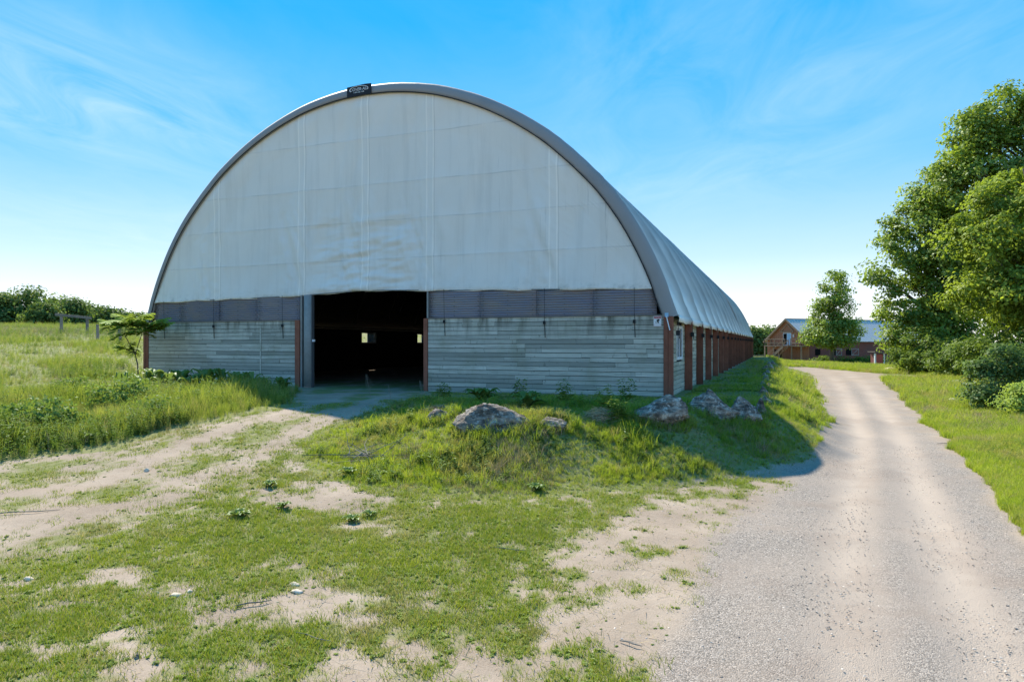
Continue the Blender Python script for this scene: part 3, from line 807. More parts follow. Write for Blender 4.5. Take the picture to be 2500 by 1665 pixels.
text_mesh('1.800.268.1768', .075, m_white, lp, (.0, -.006, -.075), (R(90), 0, 0), 'lettering')
MB().tube([(.40 * math.cos(t), -.006, .03 + .125 * math.sin(t)) for t in np.linspace(-.35, math.pi + .5, 24)], .011, 5).build('swoosh', m_white, lp)
# warning notice by the corner
sp = bw(-.33, -.055); sg = empty('warning_sign', (sp[0], sp[1], 2.18), BROT)
tag(sg, 'small white and red warning notice nailed near the right wall corner', 'sign')
MB().box(-.12, .12, 0, .008, 0, .33).build('panel', m_white, sg)
MB().box(-.11, .11, -.003, -.001, .245, .32).build('red_band', m_red, sg)
text_mesh('WARNING', .048, m_white, sg, (0, -.006, .283), (R(90), 0, 0), 'lettering')
MB().box(-.11, .11, -.003, -.001, .012, .017).box(-.11, .11, -.003, -.001, .065, .070).box(-.11, -.105, -.003, -.001, .017, .065).box(.105, .11, -.003, -.001, .017, .065).build('red_frame', m_red, sg)
MB().add([(-.02, -.003, .21), (.05, -.003, .235), (.075, -.003, .19), (.03, -.003, .165), (.05, -.003, .12), (.01, -.003, .10), (.0, -.003, .15), (-.03, -.003, .18)], [tuple(range(7, -1, -1))]).build('black_figure', m_black, sg)
MB().box(-.07, -.03, -.003, -.001, .135, .145).box(-.02, .0, -.003, -.001, .135, .145).box(-.06, -.02, -.003, -.001, .105, .115).build('black_print', m_black, sg)


# ------------------------------------------------------------------ plants: materials
def leaf_mat(name, ca, cb, trans=.38, patch=.25,  attr=None, rough=.5, dry=None, up=.0, gloss=.015):
    m, nt = mat(name); pos = nd(nt, 'ShaderNodeNewGeometry').outputs['Position']
    r = nd(nt, 'ShaderNodeAttribute', attribute_name=attr).outputs['Fac'] if attr else nd(nt, 'ShaderNodeObjectInfo').outputs['Random']
    n = noise(nt, pos, patch, 4, .6)
    f = math_(nt, 'ADD', math_(nt, 'MULTIPLY', r, .6), math_(nt, 'MULTIPLY', ramp(nt, n, [(.3, 0), (.7, 1)]), .4))
    c = mix(nt, f, ca, cb)
    if dry:
        c = mix(nt, ramp(nt, noise(nt, pos, .55, 5, .6), [(.52, 0), (.68, .65)]), c, tuple(q_ * .8 for q_ in dry))
        c = mix(nt, ramp(nt, math_(nt, 'FRACT', math_(nt, 'MULTIPLY', r, 7.31)), [(.80, 0), (.97, .85)]), c, dry)
    nrm_ = nd(nt, 'ShaderNodeNewGeometry').outputs['Normal']
    bent = nd(nt, 'ShaderNodeVectorMath', {0: nd(nt, 'ShaderNodeVectorMath', {0: nrm_, 1: (1 - up, 1 - up, 1 - up)}, operation='MULTIPLY').outputs[0], 1: (0, 0, up)}, operation='ADD').outputs[0]
    bent = nd(nt, 'ShaderNodeVectorMath', {0: bent}, operation='NORMALIZE').outputs[0]
    d = nd(nt, 'ShaderNodeBsdfDiffuse', {'Color': c, 'Normal': bent}).outputs[0]
    t = nd(nt, 'ShaderNodeBsdfTranslucent', {'Color': mix(nt, .5, c, mix(nt, 1.0, c, (1.5, 1.5, .5), 'MULTIPLY'))}).outputs[0]
    g = nd(nt, 'ShaderNodeBsdfGlossy', {'Color': (.8, .85, .9, 1), 'Roughness': rough}).outputs[0]
    sh = nd(nt, 'ShaderNodeMixShader', {0: trans, 1: d, 2: t}).outputs[0]
    out(nt, nd(nt, 'ShaderNodeMixShader', {0: gloss, 1: sh, 2: g}).outputs[0])
    return m


m_lawn = leaf_mat('lawn_blade', (.19, .265, .024), (.37, .42, .055), .30, .6, dry=(.44, .35, .18), up=.65)
m_lawnleaf = leaf_mat('lawn_leaf', (.12, .19, .03), (.22, .28, .05), .3, .6, up=.6)
m_mid = leaf_mat('bank_blade', (.17, .27, .020), (.42, .49, .05), .48, .9, dry=(.42, .34, .16), up=.65)
m_tall = leaf_mat('meadow_blade', (.10, .175, .022), (.38, .42, .08), .46, .4, dry=(.34, .285, .15), up=.5)
m_weed = leaf_mat('weed_leaf', (.09, .16, .028), (.19, .26, .05), .40, .5, up=.3)
m_straw = leaf_mat('dry_straw', (.28, .21, .12), (.46, .37, .23), .15, .8, up=.4)
m_leafd = leaf_mat('maple_leaf', (.05, .105, .013), (.36, .46, .058), .48, .3, 'rnd', gloss=.03, up=.27)
m_leafu = leaf_mat('undergrowth_leaf', (.04, .085, .013), (.21, .29, .045), .42, .4, 'rnd', up=.15)
m_leaff = leaf_mat('far_leaf', (.06, .12, .03), (.19, .25, .06), .45, .1, 'rnd', up=.2)
m_leafs = leaf_mat('sumac_leaf', (.15, .26, .042), (.42, .51, .12), .45, .8, 'rnd', up=.5, gloss=.012)
m_leafb = leaf_mat('broad_leaf', (.10, .17, .04), (.20, .27, .08), .36, .8, 'rnd', .35, gloss=.012)
m_leafb2 = leaf_mat('bush_leaf_pale', (.09, .17, .035), (.24, .32, .07), .4, .8, 'rnd', up=.3)
m_bark = wood_mat('bark', (.08, .068, .055), (.22, .19, .16), (9, 9, 1.5))
m_twig = wood_mat('dead_wood', (.16, .135, .11), (.34, .30, .25))


# ------------------------------------------------------------------ plants: scattered cover (grass nobody could count)
def blades(n, r, h0, h1, w, lean, seed, seg=2, droop=.5):
    rr = np.random.default_rng(seed); V = []; F = []
    for i in range(n):
        a = rr.uniform(0, 2 * math.pi); d = r * math.sqrt(rr.random()); bx, by = d * math.cos(a), d * math.sin(a)
        h = rr.uniform(h0, h1); la = rr.uniform(0, 2 * math.pi); l = lean * h * rr.uniform(.2, 1); lx, ly = math.cos(la) * l, math.sin(la) * l
        wa = rr.uniform(0, math.pi); wx, wy = math.cos(wa) * w / 2 * rr.uniform(.7, 1.3), math.sin(wa) * w / 2
        b = len(V)
        if seg == 1:
            V += [(bx - wx, by - wy, -.01), (bx + wx, by + wy, -.01), (bx + lx, by + ly, h)]; F += [(b, b + 1, b + 2)]
        else:
            m = .55
            V += [(bx - wx, by - wy, -.02), (bx + wx, by + wy, -.02), (bx + wx * .8 + lx * .3, by + wy * .8 + ly * .3, h * m), (bx - wx * .8 + lx * .3, by - wy * .8 + ly * .3, h * m), (bx + lx, by + ly, h * (1 - .25 * droop * rr.random()))]
            F += [(b, b + 1, b + 2), (b, b + 2, b + 3), (b + 3, b + 2, b + 4)]
    return V, F


def leaves_plant(n, h, ll, lw, seed, spread=.5):
    """upright weed: thin stem with leaves up its length"""
    rr = np.random.default_rng(seed); V = []; F = []
    sx, sy = rr.normal(0, .06 * h, 2)
    V += [(-.006, 0, -.02), (.006, 0, -.02), (sx, sy, h)]; F += [(0, 1, 2)]
    for i in range(n):
        t = rr.uniform(.1, 1); a = i * 2.4 + rr.uniform(-.4, .4); p = np.array([sx * t, sy * t, h * t]); l = ll * rr.uniform(.6, 1.2) * (1.15 - .6 * t)
        d = np.array([math.cos(a), math.sin(a), rr.uniform(-.25, .6)]); s_ = np.array([-math.sin(a), math.cos(a), 0]) * lw * rr.uniform(.7, 1.2) * (1.15 - .5 * t)
        tip = p + d * l + np.array([0, 0, -.25 * l]); b = len(V)
        V += [tuple(p), tuple(p + d * l * .5 - s_), tuple(tip), tuple(p + d * l * .5 + s_)]; F += [(b, b + 1, b + 2), (b, b + 2, b + 3)]
    return V, F


def src(name, vf, m):
    me = bpy.data.meshes.new(name); me.from_pydata(vf[0], [], vf[1]); me.materials.append(m); me.update()
    return bpy.data.objects.new(name, me)                    # kept out of the scene, only read by the scatter


def scatter(name, x, y, scl, sources, label, cat, z=None, sink=0.0, idx=None):
    n = len(x); z = terrain(x, y) if z is None else z
    me = bpy.data.meshes.new(name); me.vertices.add(n); me.vertices.foreach_set('co', np.stack([x, y, z - sink], 1).astype(np.float32).ravel())
    for an, tp, val in (('rot', 'FLOAT', rng.uniform(0, 6.283, n)), ('scl', 'FLOAT', scl), ('idx', 'INT', rng.integers(0, len(sources), n) if idx is None else idx)):
        at = me.attributes.new(an, tp, 'POINT'); at.data.foreach_set('value', np.asarray(val, np.int32 if tp == 'INT' else np.float32))
    o = bpy.data.objects.new(name, me); COL.objects.link(o)
    t = bpy.data.node_groups.new(name, 'GeometryNodeTree')
    t.interface.new_socket('Geometry', in_out='INPUT', socket_type='NodeSocketGeometry'); t.interface.new_socket('Geometry', in_out='OUTPUT', socket_type='NodeSocketGeometry')
    gi = t.nodes.new('NodeGroupInput'); go = t.nodes.new('NodeGroupOutput'); ip = t.nodes.new('GeometryNodeInstanceOnPoints'); j = t.nodes.new('GeometryNodeJoinGeometry')
    for s_ in reversed(sources):
        oi = t.nodes.new('GeometryNodeObjectInfo'); oi.inputs['Object'].default_value = s_; gt = t.nodes.new('GeometryNodeGeometryToInstance')
        t.links.new(oi.outputs['Geometry'], gt.inputs[0]); t.links.new(gt.outputs[0], j.inputs[0])
    def attr(nm, tp):
        a = t.nodes.new('GeometryNodeInputNamedAttribute'); a.data_type = tp; a.inputs['Name'].default_value = nm; return a.outputs['Attribute']
    t.links.new(gi.outputs[0], ip.inputs['Points']); t.links.new(j.outputs[0], ip.inputs['Instance']); ip.inputs['Pick Instance'].default_value = True
    t.links.new(attr('idx', 'INT'), ip.inputs['Instance Index'])
    cx_ = t.nodes.new('ShaderNodeCombineXYZ'); t.links.new(attr('rot', 'FLOAT'), cx_.inputs[2]); t.links.new(cx_.outputs[0], ip.inputs['Rotation'])
    t.links.new(attr('scl', 'FLOAT'), ip.inputs['Scale']); t.links.new(ip.outputs[0], go.inputs[0])
    o.modifiers.new('scatter', 'NODES').node_group = t
    tag(o, label, cat, kind='stuff'); return o


def polar(n, d0, d1, power, a0=-47, a1=47):
    """random places in the view wedge; density per area ~ d**(-power)"""
    u = rng.random(n); e = 2 - power
    d = (d0 ** e + u * (d1 ** e - d0 ** e)) ** (1 / e) if abs(e) > 1e-6 else d0 * (d1 / d0) ** u
    a = np.radians(rng.uniform(a0, a1, n)); return d * np.sin(a), d * np.cos(a)


S_lawn = [src('lawn_tuft', blades(16, .085, .018, .055, .007, 1.1, 10 + i, 1), m_lawn) for i in range(4)] + [src('lawn_leaf', leaves_plant(10, .015, .035, .012, 18 + i), m_lawnleaf) for i in range(2)]
S_mid_dry = [src('bank_straw', blades(12, .12, .08, .30, .006, 1.1, 130 + i), m_straw) for i in range(2)]
S_mid = [src('bank_tuft', blades(24, .13, .10, .30, .008, .7, 30 + i), m_mid) for i in range(5)] + [src('bank_weed', leaves_plant(14, .24, .11, .028, 38 + i), m_weed) for i in range(2)]
S_tall = [src('meadow_tuft', blades(22, .17, .30, .75, .010, .55, 50 + i), m_tall) for i in range(5)] + [src('meadow_weed', leaves_plant(26, .62, .15, .034, 58 + i), m_weed) for i in range(4)] + [src('meadow_straw', blades(9, .14, .5, .95, .006, .35, 66 + i), m_straw) for i in range(2)]
S_straw = [src('straw', blades(5, .10, .01, .05, .006, 5.0, 70 + i, 1), m_straw) for i in range(3)]

# short grass of the lawn, and sparse tufts on dirt, track and road edges
x, y = polar(150000, 4.2, 19, .9); m = masks(x, y); r_ = rng.random(len(x))
trk = sstep(.43, .62, fbm(x * 1.4, y * 1.4, 61, 5) * .6 + fbm(x * 5.5, y * 5.5, 67, 3) * .4) * .42 + .02
edge_g = (poly_sd(ROAD, m['ox'], m['oy']) > -38) & m['g'] & (m['ox'] < 1800)
clump = sstep(-.10, .22, m['dens'] * 1.05 - fbm(x * 4.2, y * 4.2, 171, 3) * .98 + .06)
ln = lanes(x, y); trk = (trk + .10) * (1 - .95 * ln)
p = np.where(m['lawn'], (1 - .85 * ln) * m['dens'] ** 1.9 * (.14 + .40 * clump) + .03, 0) + np.where(m['t'], trk * .75, 0) + np.where(edge_g, .06, 0) + np.where(m['b'], .25, 0)
k = r_ < p
dn = m['dens'][k]; sc_ = (.55 + .75 * dn) * rng.uniform(.7, 1.25, k.sum())
idx = np.where(rng.random(k.sum()) < .2, rng.integers(4, 6, k.sum()), rng.integers(0, 4, k.sum()))
scatter('short_grass', x[k], y[k], sc_, S_lawn, 'short patchy lawn grass growing over bare soil', 'grass', m['z'][k], idx=idx)
x, y = polar(9000, 4.2, 17, .9); m = masks(x, y); k = (m['lawn'] | m['t']) & (rng.random(len(x)) < .28)
scatter('loose_straw', x[k], y[k], rng.uniform(.6, 2.0, k.sum()), S_straw, 'loose bits of dry straw lying on the lawn', 'straw', m['z'][k])

# bank and verge
xa, ya = polar(110000, 9, 28, 1.4, -25, 40); xb, yb = polar(90000, 28, 125, 1.8, -5, 47); x = np.append(xa, xb); y = np.append(ya, yb); m = masks(x, y)
nn = fbm(x * .8, y * .8, 131, 4); k = (m['b'] | m['verge'] & (rng.random(len(x)) < .75)) & (poly_sd(FOOT, x, y) > .05)
x, y, z_, b_, nn = x[k], y[k], m['z'][k], m['b'][k], nn[k]
ds = np.hypot(x, y); foot = sstep(0, .5, fbm(x * .5, y * .5, 137, 3))
eb = sstep(0, 30, -poly_sd(BANK, m['ox'][k], m['oy'][k]))
scl = np.where(b_, (.30 + .60 * sstep(.30, .68, nn)) * (.35 + .65 * eb), .40 + .35 * nn) * rng.uniform(.7, 1.3, len(x)) * np.clip(ds / 18, .85, 2.4)
scl *= .5 + .5 * sstep(1.0, 4.5, poly_sd(FOOT, x, y))
idx = np.where(rng.random(len(x)) < .2 * (nn > .45), rng.integers(5, 7, len(x)), rng.integers(0, 5, len(x)))
dq = sstep(.50, .66, fbm(x * .9 + 3, y * .9, 197, 4)); wd = sstep(.5, .66, fbm(x * 1.3 + 31, y * 1.3, 199, 4)); idx = np.where(b_ & (rng.random(len(x)) < .55 * wd), rng.integers(5, 7, len(x)), idx); scl = scl * np.where(b_, .72 + .55 * (rng.random(len(x)) < .06), 1)
idx = np.where(rng.random(len(x)) < .06 + .55 * dq, rng.integers(7, 9, len(x)), idx)
scatter('bank_grass', x, y, scl, S_mid + S_mid_dry, 'ankle high green grass on the bank and road verge', 'grass', z_, idx=idx)
# verge right by the camera side of the road, short
x, y = polar(26000, 6, 26, 1.2, 25, 47); m = masks(x, y); k = m['verge'] | (m['lawn'] & (m['ox'] > 2000)); k &= rng.random(len(x)) < .9
scatter('verge_grass', x[k], y[k], rng.uniform(.35, .75, k.sum()), S_mid[:5], 'low green grass along the right edge of the road', 'grass', m['z'][k])

# meadow on the left
x, y = polar(170000, 11, 190, 1.75, -52, 20); m = masks(x, y); nn = fbm(x * .35, y * .35, 141, 4); k = m['ta'] & (poly_sd(FOOT, x, y) > .15)
rag = sstep(0, 26, -poly_sd(TALL, m['ox'], m['oy']))
k &= rng.random(len(x)) < (.35 + .65 * rag)
x, y, z_, nn, rag = x[k], y[k], m['z'][k], nn[k], rag[k]; ds = np.hypot(x, y)
scl = (.38 + .62 * sstep(.3, .68, nn)) * (.45 + .55 * rag) * rng.uniform(.55, 1.35, len(x)) * np.clip(ds / 40, .9, 1.8) * (1 - .55 * sstep(22, 50, ds))
lx = (x - CORNER[0]) * RX[0] + (y - CORNER[1]) * RX[1]; ly = (x - CORNER[0]) * AX[0] + (y - CORNER[1]) * AX[1]
scl *= np.where((ly > -6) & (ly < 0) & (lx > -22.5) & (lx < -13), .42, 1)
q = rng.random(len(x)); wq = sstep(.42, .62, fbm(x * .28 + 5, y * .28, 151, 3))
idx = np.where(q < .12 + .5 * wq, rng.integers(5, 9, len(x)), np.where(q > .97 - .45 * sstep(.5, .7, fbm(x * .12 + 9, y * .12, 181, 3)) * sstep(20, 30, ds), rng.integers(9, 11, len(x)), rng.integers(0, 5, len(x))))
scatter('meadow_grass', x, y, scl, S_tall, 'tall mixed meadow grass and weeds left of the barn', 'grass', z_, idx=idx)

# pebbles on the road
def pebble(seed):
    rr = np.random.default_rng(seed); ph = (1 + 5 ** .5) / 2
    v = np.array([(-1, ph, 0), (1, ph, 0), (-1, -ph, 0), (1, -ph, 0), (0, -1, ph), (0, 1, ph), (0, -1, -ph), (0, 1, -ph), (ph, 0, -1), (ph, 0, 1), (-ph, 0, -1), (-ph, 0, 1)]) / 1.9
    v *= rr.uniform(.6, 1.3, (12, 1)) * np.array([1.2, .9, .6]); f = [(0, 11, 5), (0, 5, 1), (0, 1, 7), (0, 7, 10), (0, 10, 11), (1, 5, 9), (5, 11, 4), (11, 10, 2), (10, 7, 6), (7, 1, 8), (3, 9, 4), (3, 4, 2), (3, 2, 6), (3, 6, 8), (3, 8, 9), (4, 9, 5), (2, 4, 11), (6, 2, 10), (8, 6, 7), (9, 8, 1)]
    return (v * .012).tolist(), f


m_peb, nt = mat('pebble'); r_ = nd(nt, 'ShaderNodeObjectInfo').outputs['Random']
out(nt, bsdf(nt, ramp(nt, r_, [(0, (.13, .11, .10)), (.4, (.31, .27, .23)), (.8, (.45, .39, .34)), (1, (.66, .58, .5))]), .9, .2))
x, y = polar(110000, 4.2, 20, 1.0, -30, 45); m = masks(x, y); nn = fbm(x * .8, y * .8, 161, 4)
k = (m['g'] & (rng.random(len(x)) < sstep(.3, .65, nn) * .7 + .2)) | ((m['lawn'] | m['t']) & (rng.random(len(x)) < .22))
scatter('loose_gravel', x[k], y[k], .28 + .8 * rng.random(k.sum()) ** 6, [src('pebble', pebble(200 + i), m_peb) for i in range(4)], 'loose grey stones strewn over the road', 'gravel', m['z'][k])


# ------------------------------------------------------------------ placing things by where they meet the ground
def pick(px, py):
    """place where the sight line through a photo pixel meets the terrain"""
    d = np.concatenate([np.arange(3, 40, .05), np.arange(40, 260, .4)]); x = (px - 1250) / FPX * d; z = CAMZ - (py - HY) / FPX * d
    t = terrain(x, d); i = np.argmax(z < t)
    return float(x[i]), float(d[i]), float(t[i])


# ------------------------------------------------------------------ boulders
ORD = ['first', 'second', 'third', 'fourth', 'fifth', 'sixth', 'seventh', 'eighth', 'ninth', 'tenth', 'eleventh', 'twelfth', 'thirteenth']
import bmesh
m_rock, nt = mat('lichen_rock'); v = nd(nt, 'ShaderNodeTexCoord').outputs['Object']; rr_ = nd(nt, 'ShaderNodeObjectInfo').outputs['Random']
na = noise(nt, v, 5, 8, .7); nb = noise(nt, v, 16, 7, .75); nc = noise(nt, mapping(nt, v, (3, 3, 15), rot=(.35, .25, 0)), 1, 7, .65, .8); ndp = noise(nt, v, 9, 8, .75)
c = ramp(nt, na, [(.32, (.09, .073, .06)), (.5, (.27, .225, .185)), (.68, (.47, .41, .345))])
c = mix(nt, ramp(nt, nc, [(.40, .75), (.52, 0)]), c, (.04, .034, .03))
c = mix(nt, ramp(nt, ndp, [(.54, 0), (.60, .7)]), c, (.60, .57, .52))
c = mix(nt, ramp(nt, nb, [(.58, 0), (.66, .5)]), c, (.09, .08, .065))
c = mix(nt, 1.0, c, ramp(nt, rr_, [(0, .75), (1, 1.15)]), 'MULTIPLY')
out(nt, bsdf(nt, c, .92, .2, bump(nt, math_(nt, 'ADD', math_(nt, 'MULTIPLY', nb, .5), math_(nt, 'MULTIPLY', nc, .8)), 1.0, .09)))
m_pale, nt = mat('pale_stone'); v = nd(nt, 'ShaderNodeTexCoord').outputs['Object']
out(nt, bsdf(nt, ramp(nt, noise(nt, v, 14, 6, .65), [(.3, (.36, .29, .23)), (.6, (.68, .58, .47))]), .9, .2, bump(nt, noise(nt, v, 30, 5, .6), .5, .01)))


def rock_mesh(sx, sy, sz, seed, sub=4, peak=(0, 0), tail=0.0):
    bm = bmesh.new(); bmesh.ops.create_icosphere(bm, subdivisions=sub, radius=1); rr = np.random.default_rng(seed)
    P = np.array([v.co[:] for v in bm.verts])
    for i in range(16):                                         # broken faces
        n = rr.normal(0, 1, 3); n /= np.linalg.norm(n); c = rr.uniform(.55, .88); d = P @ n; P -= np.outer(np.maximum(d - c, 0) * .85, n)
    a = fbm(P[:, 0] * 1.7 + seed, P[:, 1] * 1.7 + P[:, 2], seed, 4) - .5; b = fbm(P[:, 1] * 4 + seed, P[:, 2] * 4 + P[:, 0] * 2, seed + 9, 4) - .5
    c3 = fbm(P[:, 0] * 9 + P[:, 2] * 5, P[:, 1] * 9 - P[:, 2] * 7, seed + 21, 4) - .5; st = np.abs(fbm(P[:, 2] * 6 + P[:, 0] * 1.5, P[:, 1] * 1.2 + P[:, 0], seed + 33, 4) - .5)
    P *= (1 + .32 * a + .22 * b + .12 * c3 - .6 * np.clip(.10 - st, 0, 1))[:, None]
    P[:, 2] *= 1 - abs(tail) * (1 - sstep(-1.0, .35, P[:, 0] * (1 if tail > 0 else -1)))
    up = np.clip(P[:, 2], 0, 1.5); P[:, :2] *= (1.12 - .5 * np.clip(up, 0, 1))[:, None]; P[:, 0] += peak[0] * up; P[:, 1] += peak[1] * up
    P[:, 0] *= sx; P[:, 1] *= sy; P[:, 2] *= sz
    for v, p in zip(bm.verts, P): v.co = p
    me = bpy.data.meshes.new('boulder'); bm.to_mesh(me); bm.free(); return me


def rock(name, px, py, wpx, hpx, seed, label, cat='boulder', group=None, depth=.75, mt=None, sub=5, peak=(0, 0), bury=.42, tail=0.0):
    x, y, z = pick(px, py); k = y / FPX; w = wpx * k; h = hpx * k; sz = h / (2 - 2 * bury) * 1.0
    o = link_mesh(name, rock_mesh(w / 2, w / 2 * depth, sz, seed, sub, peak, tail), mt or m_rock, None, True)
    o.location = (x, y + w * depth * .3, z + sz * (1 - 2 * bury)); o.rotation_euler = (0, 0, random.uniform(-.3, .3))
    if py > 980 and 1000 < px < 1900:
        n_ = int(60 + 130 * w); a_ = rng.uniform(0, 2 * math.pi, n_); rr2 = rng.uniform(.88, 1.25, n_)
        FR.append(np.stack([x + np.cos(a_) * w * .52 * rr2, y + w * depth * .3 + np.sin(a_) * w * depth * .52 * rr2], 1))
    return tag(o, label, cat, group)


FR = []
rock('boulder', 1203, 1050, 180, 70, 3, 'broad brown boulder in sunlight on the bank front', peak=(.0, .1), depth=.7)
rock('boulder', 1070, 1030, 82, 34, 5, 'low flat boulder half under dry grass, left of the broad brown one')
rock('boulder', 1612, 1036, 140, 92, 8, 'dark peaked boulder with white lichen in front of the corner post', peak=(.3, 0), tail=.7, depth=.6)
rock('boulder', 1752, 1026, 132, 74, 12, 'large lichen covered boulder in the barn shadow, widest of the shaded group', depth=.8, tail=-.35)
rock('boulder', 1826, 1032, 84, 66, 14, 'dark craggy boulder right against the large shaded one')
rock('boulder', 1862, 1018, 30, 48, 17, 'narrow pale boulder standing at the road end of the shaded group', depth=1.2)
rock('boulder', 1345, 1048, 110, 26, 19, 'low soil covered boulder between the broad brown one and the straw heap')
FRA = np.concatenate(FR)
scatter('fringe_grass', FRA[:, 0], FRA[:, 1], rng.uniform(.35, .95, len(FRA)), S_mid + S_mid_dry, 'longer grass grown up round the bank boulders', 'grass')
for i, (a, b, w, h) in enumerate(((1872, 985, 26, 22), (1866, 962, 26, 22), (1878, 950, 24, 16), (1864, 944, 22, 14), (1872, 932, 22, 16), (1868, 920, 20, 13), (1876, 914, 18, 12), (1872, 905, 20, 13), (1884, 901, 22, 12), (1878, 893, 16, 10), (1888, 889, 14, 9))):
    rock('wall_stone', a, b, w, h, 30 + i, 'grey fieldstone, %s from the boulders in the row beside the barn' % ORD[i], 'stone', 'fieldstones lining the platform beside the barn', sub=3, depth=1.0)
rock('flat_rock', 2330, 984, 44, 12, 50, 'pale flat rock in the right verge grass, nearest to the road', 'rock', mt=m_pale, sub=3)
rock('flat_rock', 2364, 993, 22, 7, 51, 'small pale rock just right of the larger flat verge rock', 'rock', mt=m_pale, sub=3)
rock('flat_rock', 2343, 938, 38, 12, 52, 'pale flat rock at the foot of the right hand trees', 'rock', mt=m_pale, sub=3)
rock('flat_rock', 2174, 906, 42, 10, 53, 'low tan rock by the fence stakes near the red shed', 'rock', mt=m_pale, sub=3)
rock('boulder', 1985, 884, 40, 17, 54, 'grey boulder in the grass before the red barn corner', sub=3)
rock('boulder', 1972, 876, 16, 9, 55, 'small block on top of the bank before the red barn corner', mt=m_pale, sub=3)
for px, py, w, h, s, lb in ((64, 1418, 30, 10, 60, 'white flat stone at the far left of the lawn'), (716, 1434, 30, 9, 61, 'white stone on the lawn, upper of the close pair'), (722, 1452, 32, 10, 62, 'white stone on the lawn, lower of the close pair'),
                            (425, 1458, 36, 9, 63, 'pale chip of stone left of the close white pair'), (461, 1447, 18, 8, 64, 'small rounded pale stone beside the pale chip'), (331, 1608, 22, 11, 65, 'dark grey stone near the lower left edge of the lawn'),
                            (357, 1152, 16, 9, 66, 'crumpled white scrap on the dirt track'), (383, 1449, 12, 6, 67, 'tiny pale stone on the left lawn')):
    rock('stone', px, py, w, h, s, lb, 'stone', mt=m_rock if 'dark' in lb else m_pale, sub=2, bury=.4)


# ------------------------------------------------------------------ small plants and debris
def leafmesh(name, quads, rnd, m, parent):
    """quads (n,4,3) -> one mesh with a random value per leaf"""
    q = np.asarray(quads, np.float32); n = len(q); me = np_mesh(name, q.reshape(-1, 3), np.arange(4 * n).reshape(n, 4))
    at = me.attributes.new('rnd', 'FLOAT', 'POINT'); at.data.foreach_set('value', np.repeat(np.asarray(rnd, np.float32), 4))
    return link_mesh(name, me, m, parent)


def hosta(px, py, r, label, n=22, seed=1, name='hosta_plant', h=.5, group=None):
    x, y, z = pick(px, py); e = empty(name, (x, y, z)); tag(e, label, 'plant', group); rr = np.random.default_rng(seed)
    V = []; F = []; R_ = []
    for i in range(n):
        a = i * 2.4 + rr.uniform(-.3, .3); L = r * rr.uniform(.6, 1.1); W = L * .26; el_ = rr.uniform(.35, 1.1); d = np.array([math.cos(a), math.sin(a)]); s_ = np.array([-d[1], d[0]])
        for t in range(5):
            u = t / 4; rad = L * u; hz_ = h * r * 2.0 * (math.sin(min(u * 2.2, 2.5)) * math.sin(el_)); w = W * math.sin(math.pi * (.12 + .86 * u)) * (1 if u > .2 else .4)
            V += [(*(d * rad - s_ * w), hz_ + w * .35), (*(d * rad), hz_), (*(d * rad + s_ * w), hz_ + w * .35)]; R_ += [rr.random()] * 3
        b = i * 15
        for t in range(4):
            for k in (0, 1): F.append((b + t * 3 + k, b + t * 3 + k + 1, b + t * 3 + 4 + k, b + t * 3 + 3 + k))
    me = np_mesh('foliage', V, F); at = me.attributes.new('rnd', 'FLOAT', 'POINT'); at.data.foreach_set('value', np.asarray(R_, np.float32))
    link_mesh('foliage', me, m_leafb, e, True)
    MB().tube([(0, 0, -.05), (0, 0, h * r * .8)], .012, 5).build('stem', m_weed, e); return e


hosta(1176, 986, .48, 'broad leaved hosta behind the broad brown boulder, left of the two by the wall', seed=1)
hosta(1288, 996, .42, 'broad leaved hosta right of its twin before the plank wall', seed=2)
BK = sorted(((405, 958, .55), (440, 950, .5), (470, 962, .5), (505, 955, .55), (540, 948, .5), (575, 958, .48), (612, 952, .45), (370, 948, .5), (640, 962, .4), (690, 962, .4), (350, 975, .5), (300, 960, .5)), reverse=True)
for i, (a, b, r) in enumerate(BK):
    hosta(a, b, r, 'leafy burdock plant, %s from the doorway along the left plank wall' % ORD[i], 18, 10 + i, 'burdock_plant', .8, 'burdock plants below the left plank wall')
for i, (a, b, r) in enumerate(((232, 1076, .30), (585, 1262, .18), (690, 1240, .16), (1310, 1200, .2), (660, 1190, .16), (860, 1275, .16), (905, 1262, .14), (420, 1030, .28), (330, 1040, .3), (850, 1160, .2), (925, 1165, .18))):
    hosta(a, b, r, 'low broad leaved weed %s' % ['at the meadow edge beside the dirt track', 'left of the bare patch on the lawn', 'on the lawn above the bare patch, left of two', 'at the foot of the bank below the straw heap', 'on the lawn near the start of the bank', 'right below the bare lawn patch', 'rightmost beside the bare lawn patch', 'at the upper track edge under the meadow', 'among meadow grass left of the upper track', 'left below the brush pile', 'right below the brush pile'][i], 14, 40 + i, 'dock_weed', .35, 'low broad leaved weeds in the lawn')
for i, (a, b, h_) in enumerate(((1380, 988, .55), (1530, 992, .6), (1270, 972, .5), (1085, 975, .45), (1478, 1012, .55), (1510, 1030, .5))):
    x, y, z = pick(a, b); e = empty('leafy_weed', (x, y, z)); tag(e, 'upright leafy weed before the right plank wall, %s' % ['third from the doorway', 'nearest to the corner post', 'second from the doorway', 'first right of the doorway jamb', 'just behind the straw heap', 'just right of the straw heap'][i], 'plant', 'upright weeds before the right plank wall')
    for q in range(5):
        vf = leaves_plant(34, h_ * random.uniform(.7, 1.2), .16, .03, 300 + i * 7 + q); m_ = MB().add([(vx + random.uniform(-.01, .01) + (q - 2) * .07, vy + (q % 2) * .08, vz) for vx, vy, vz in vf[0]], vf[1]); m_.build('shoot', m_weed, e)


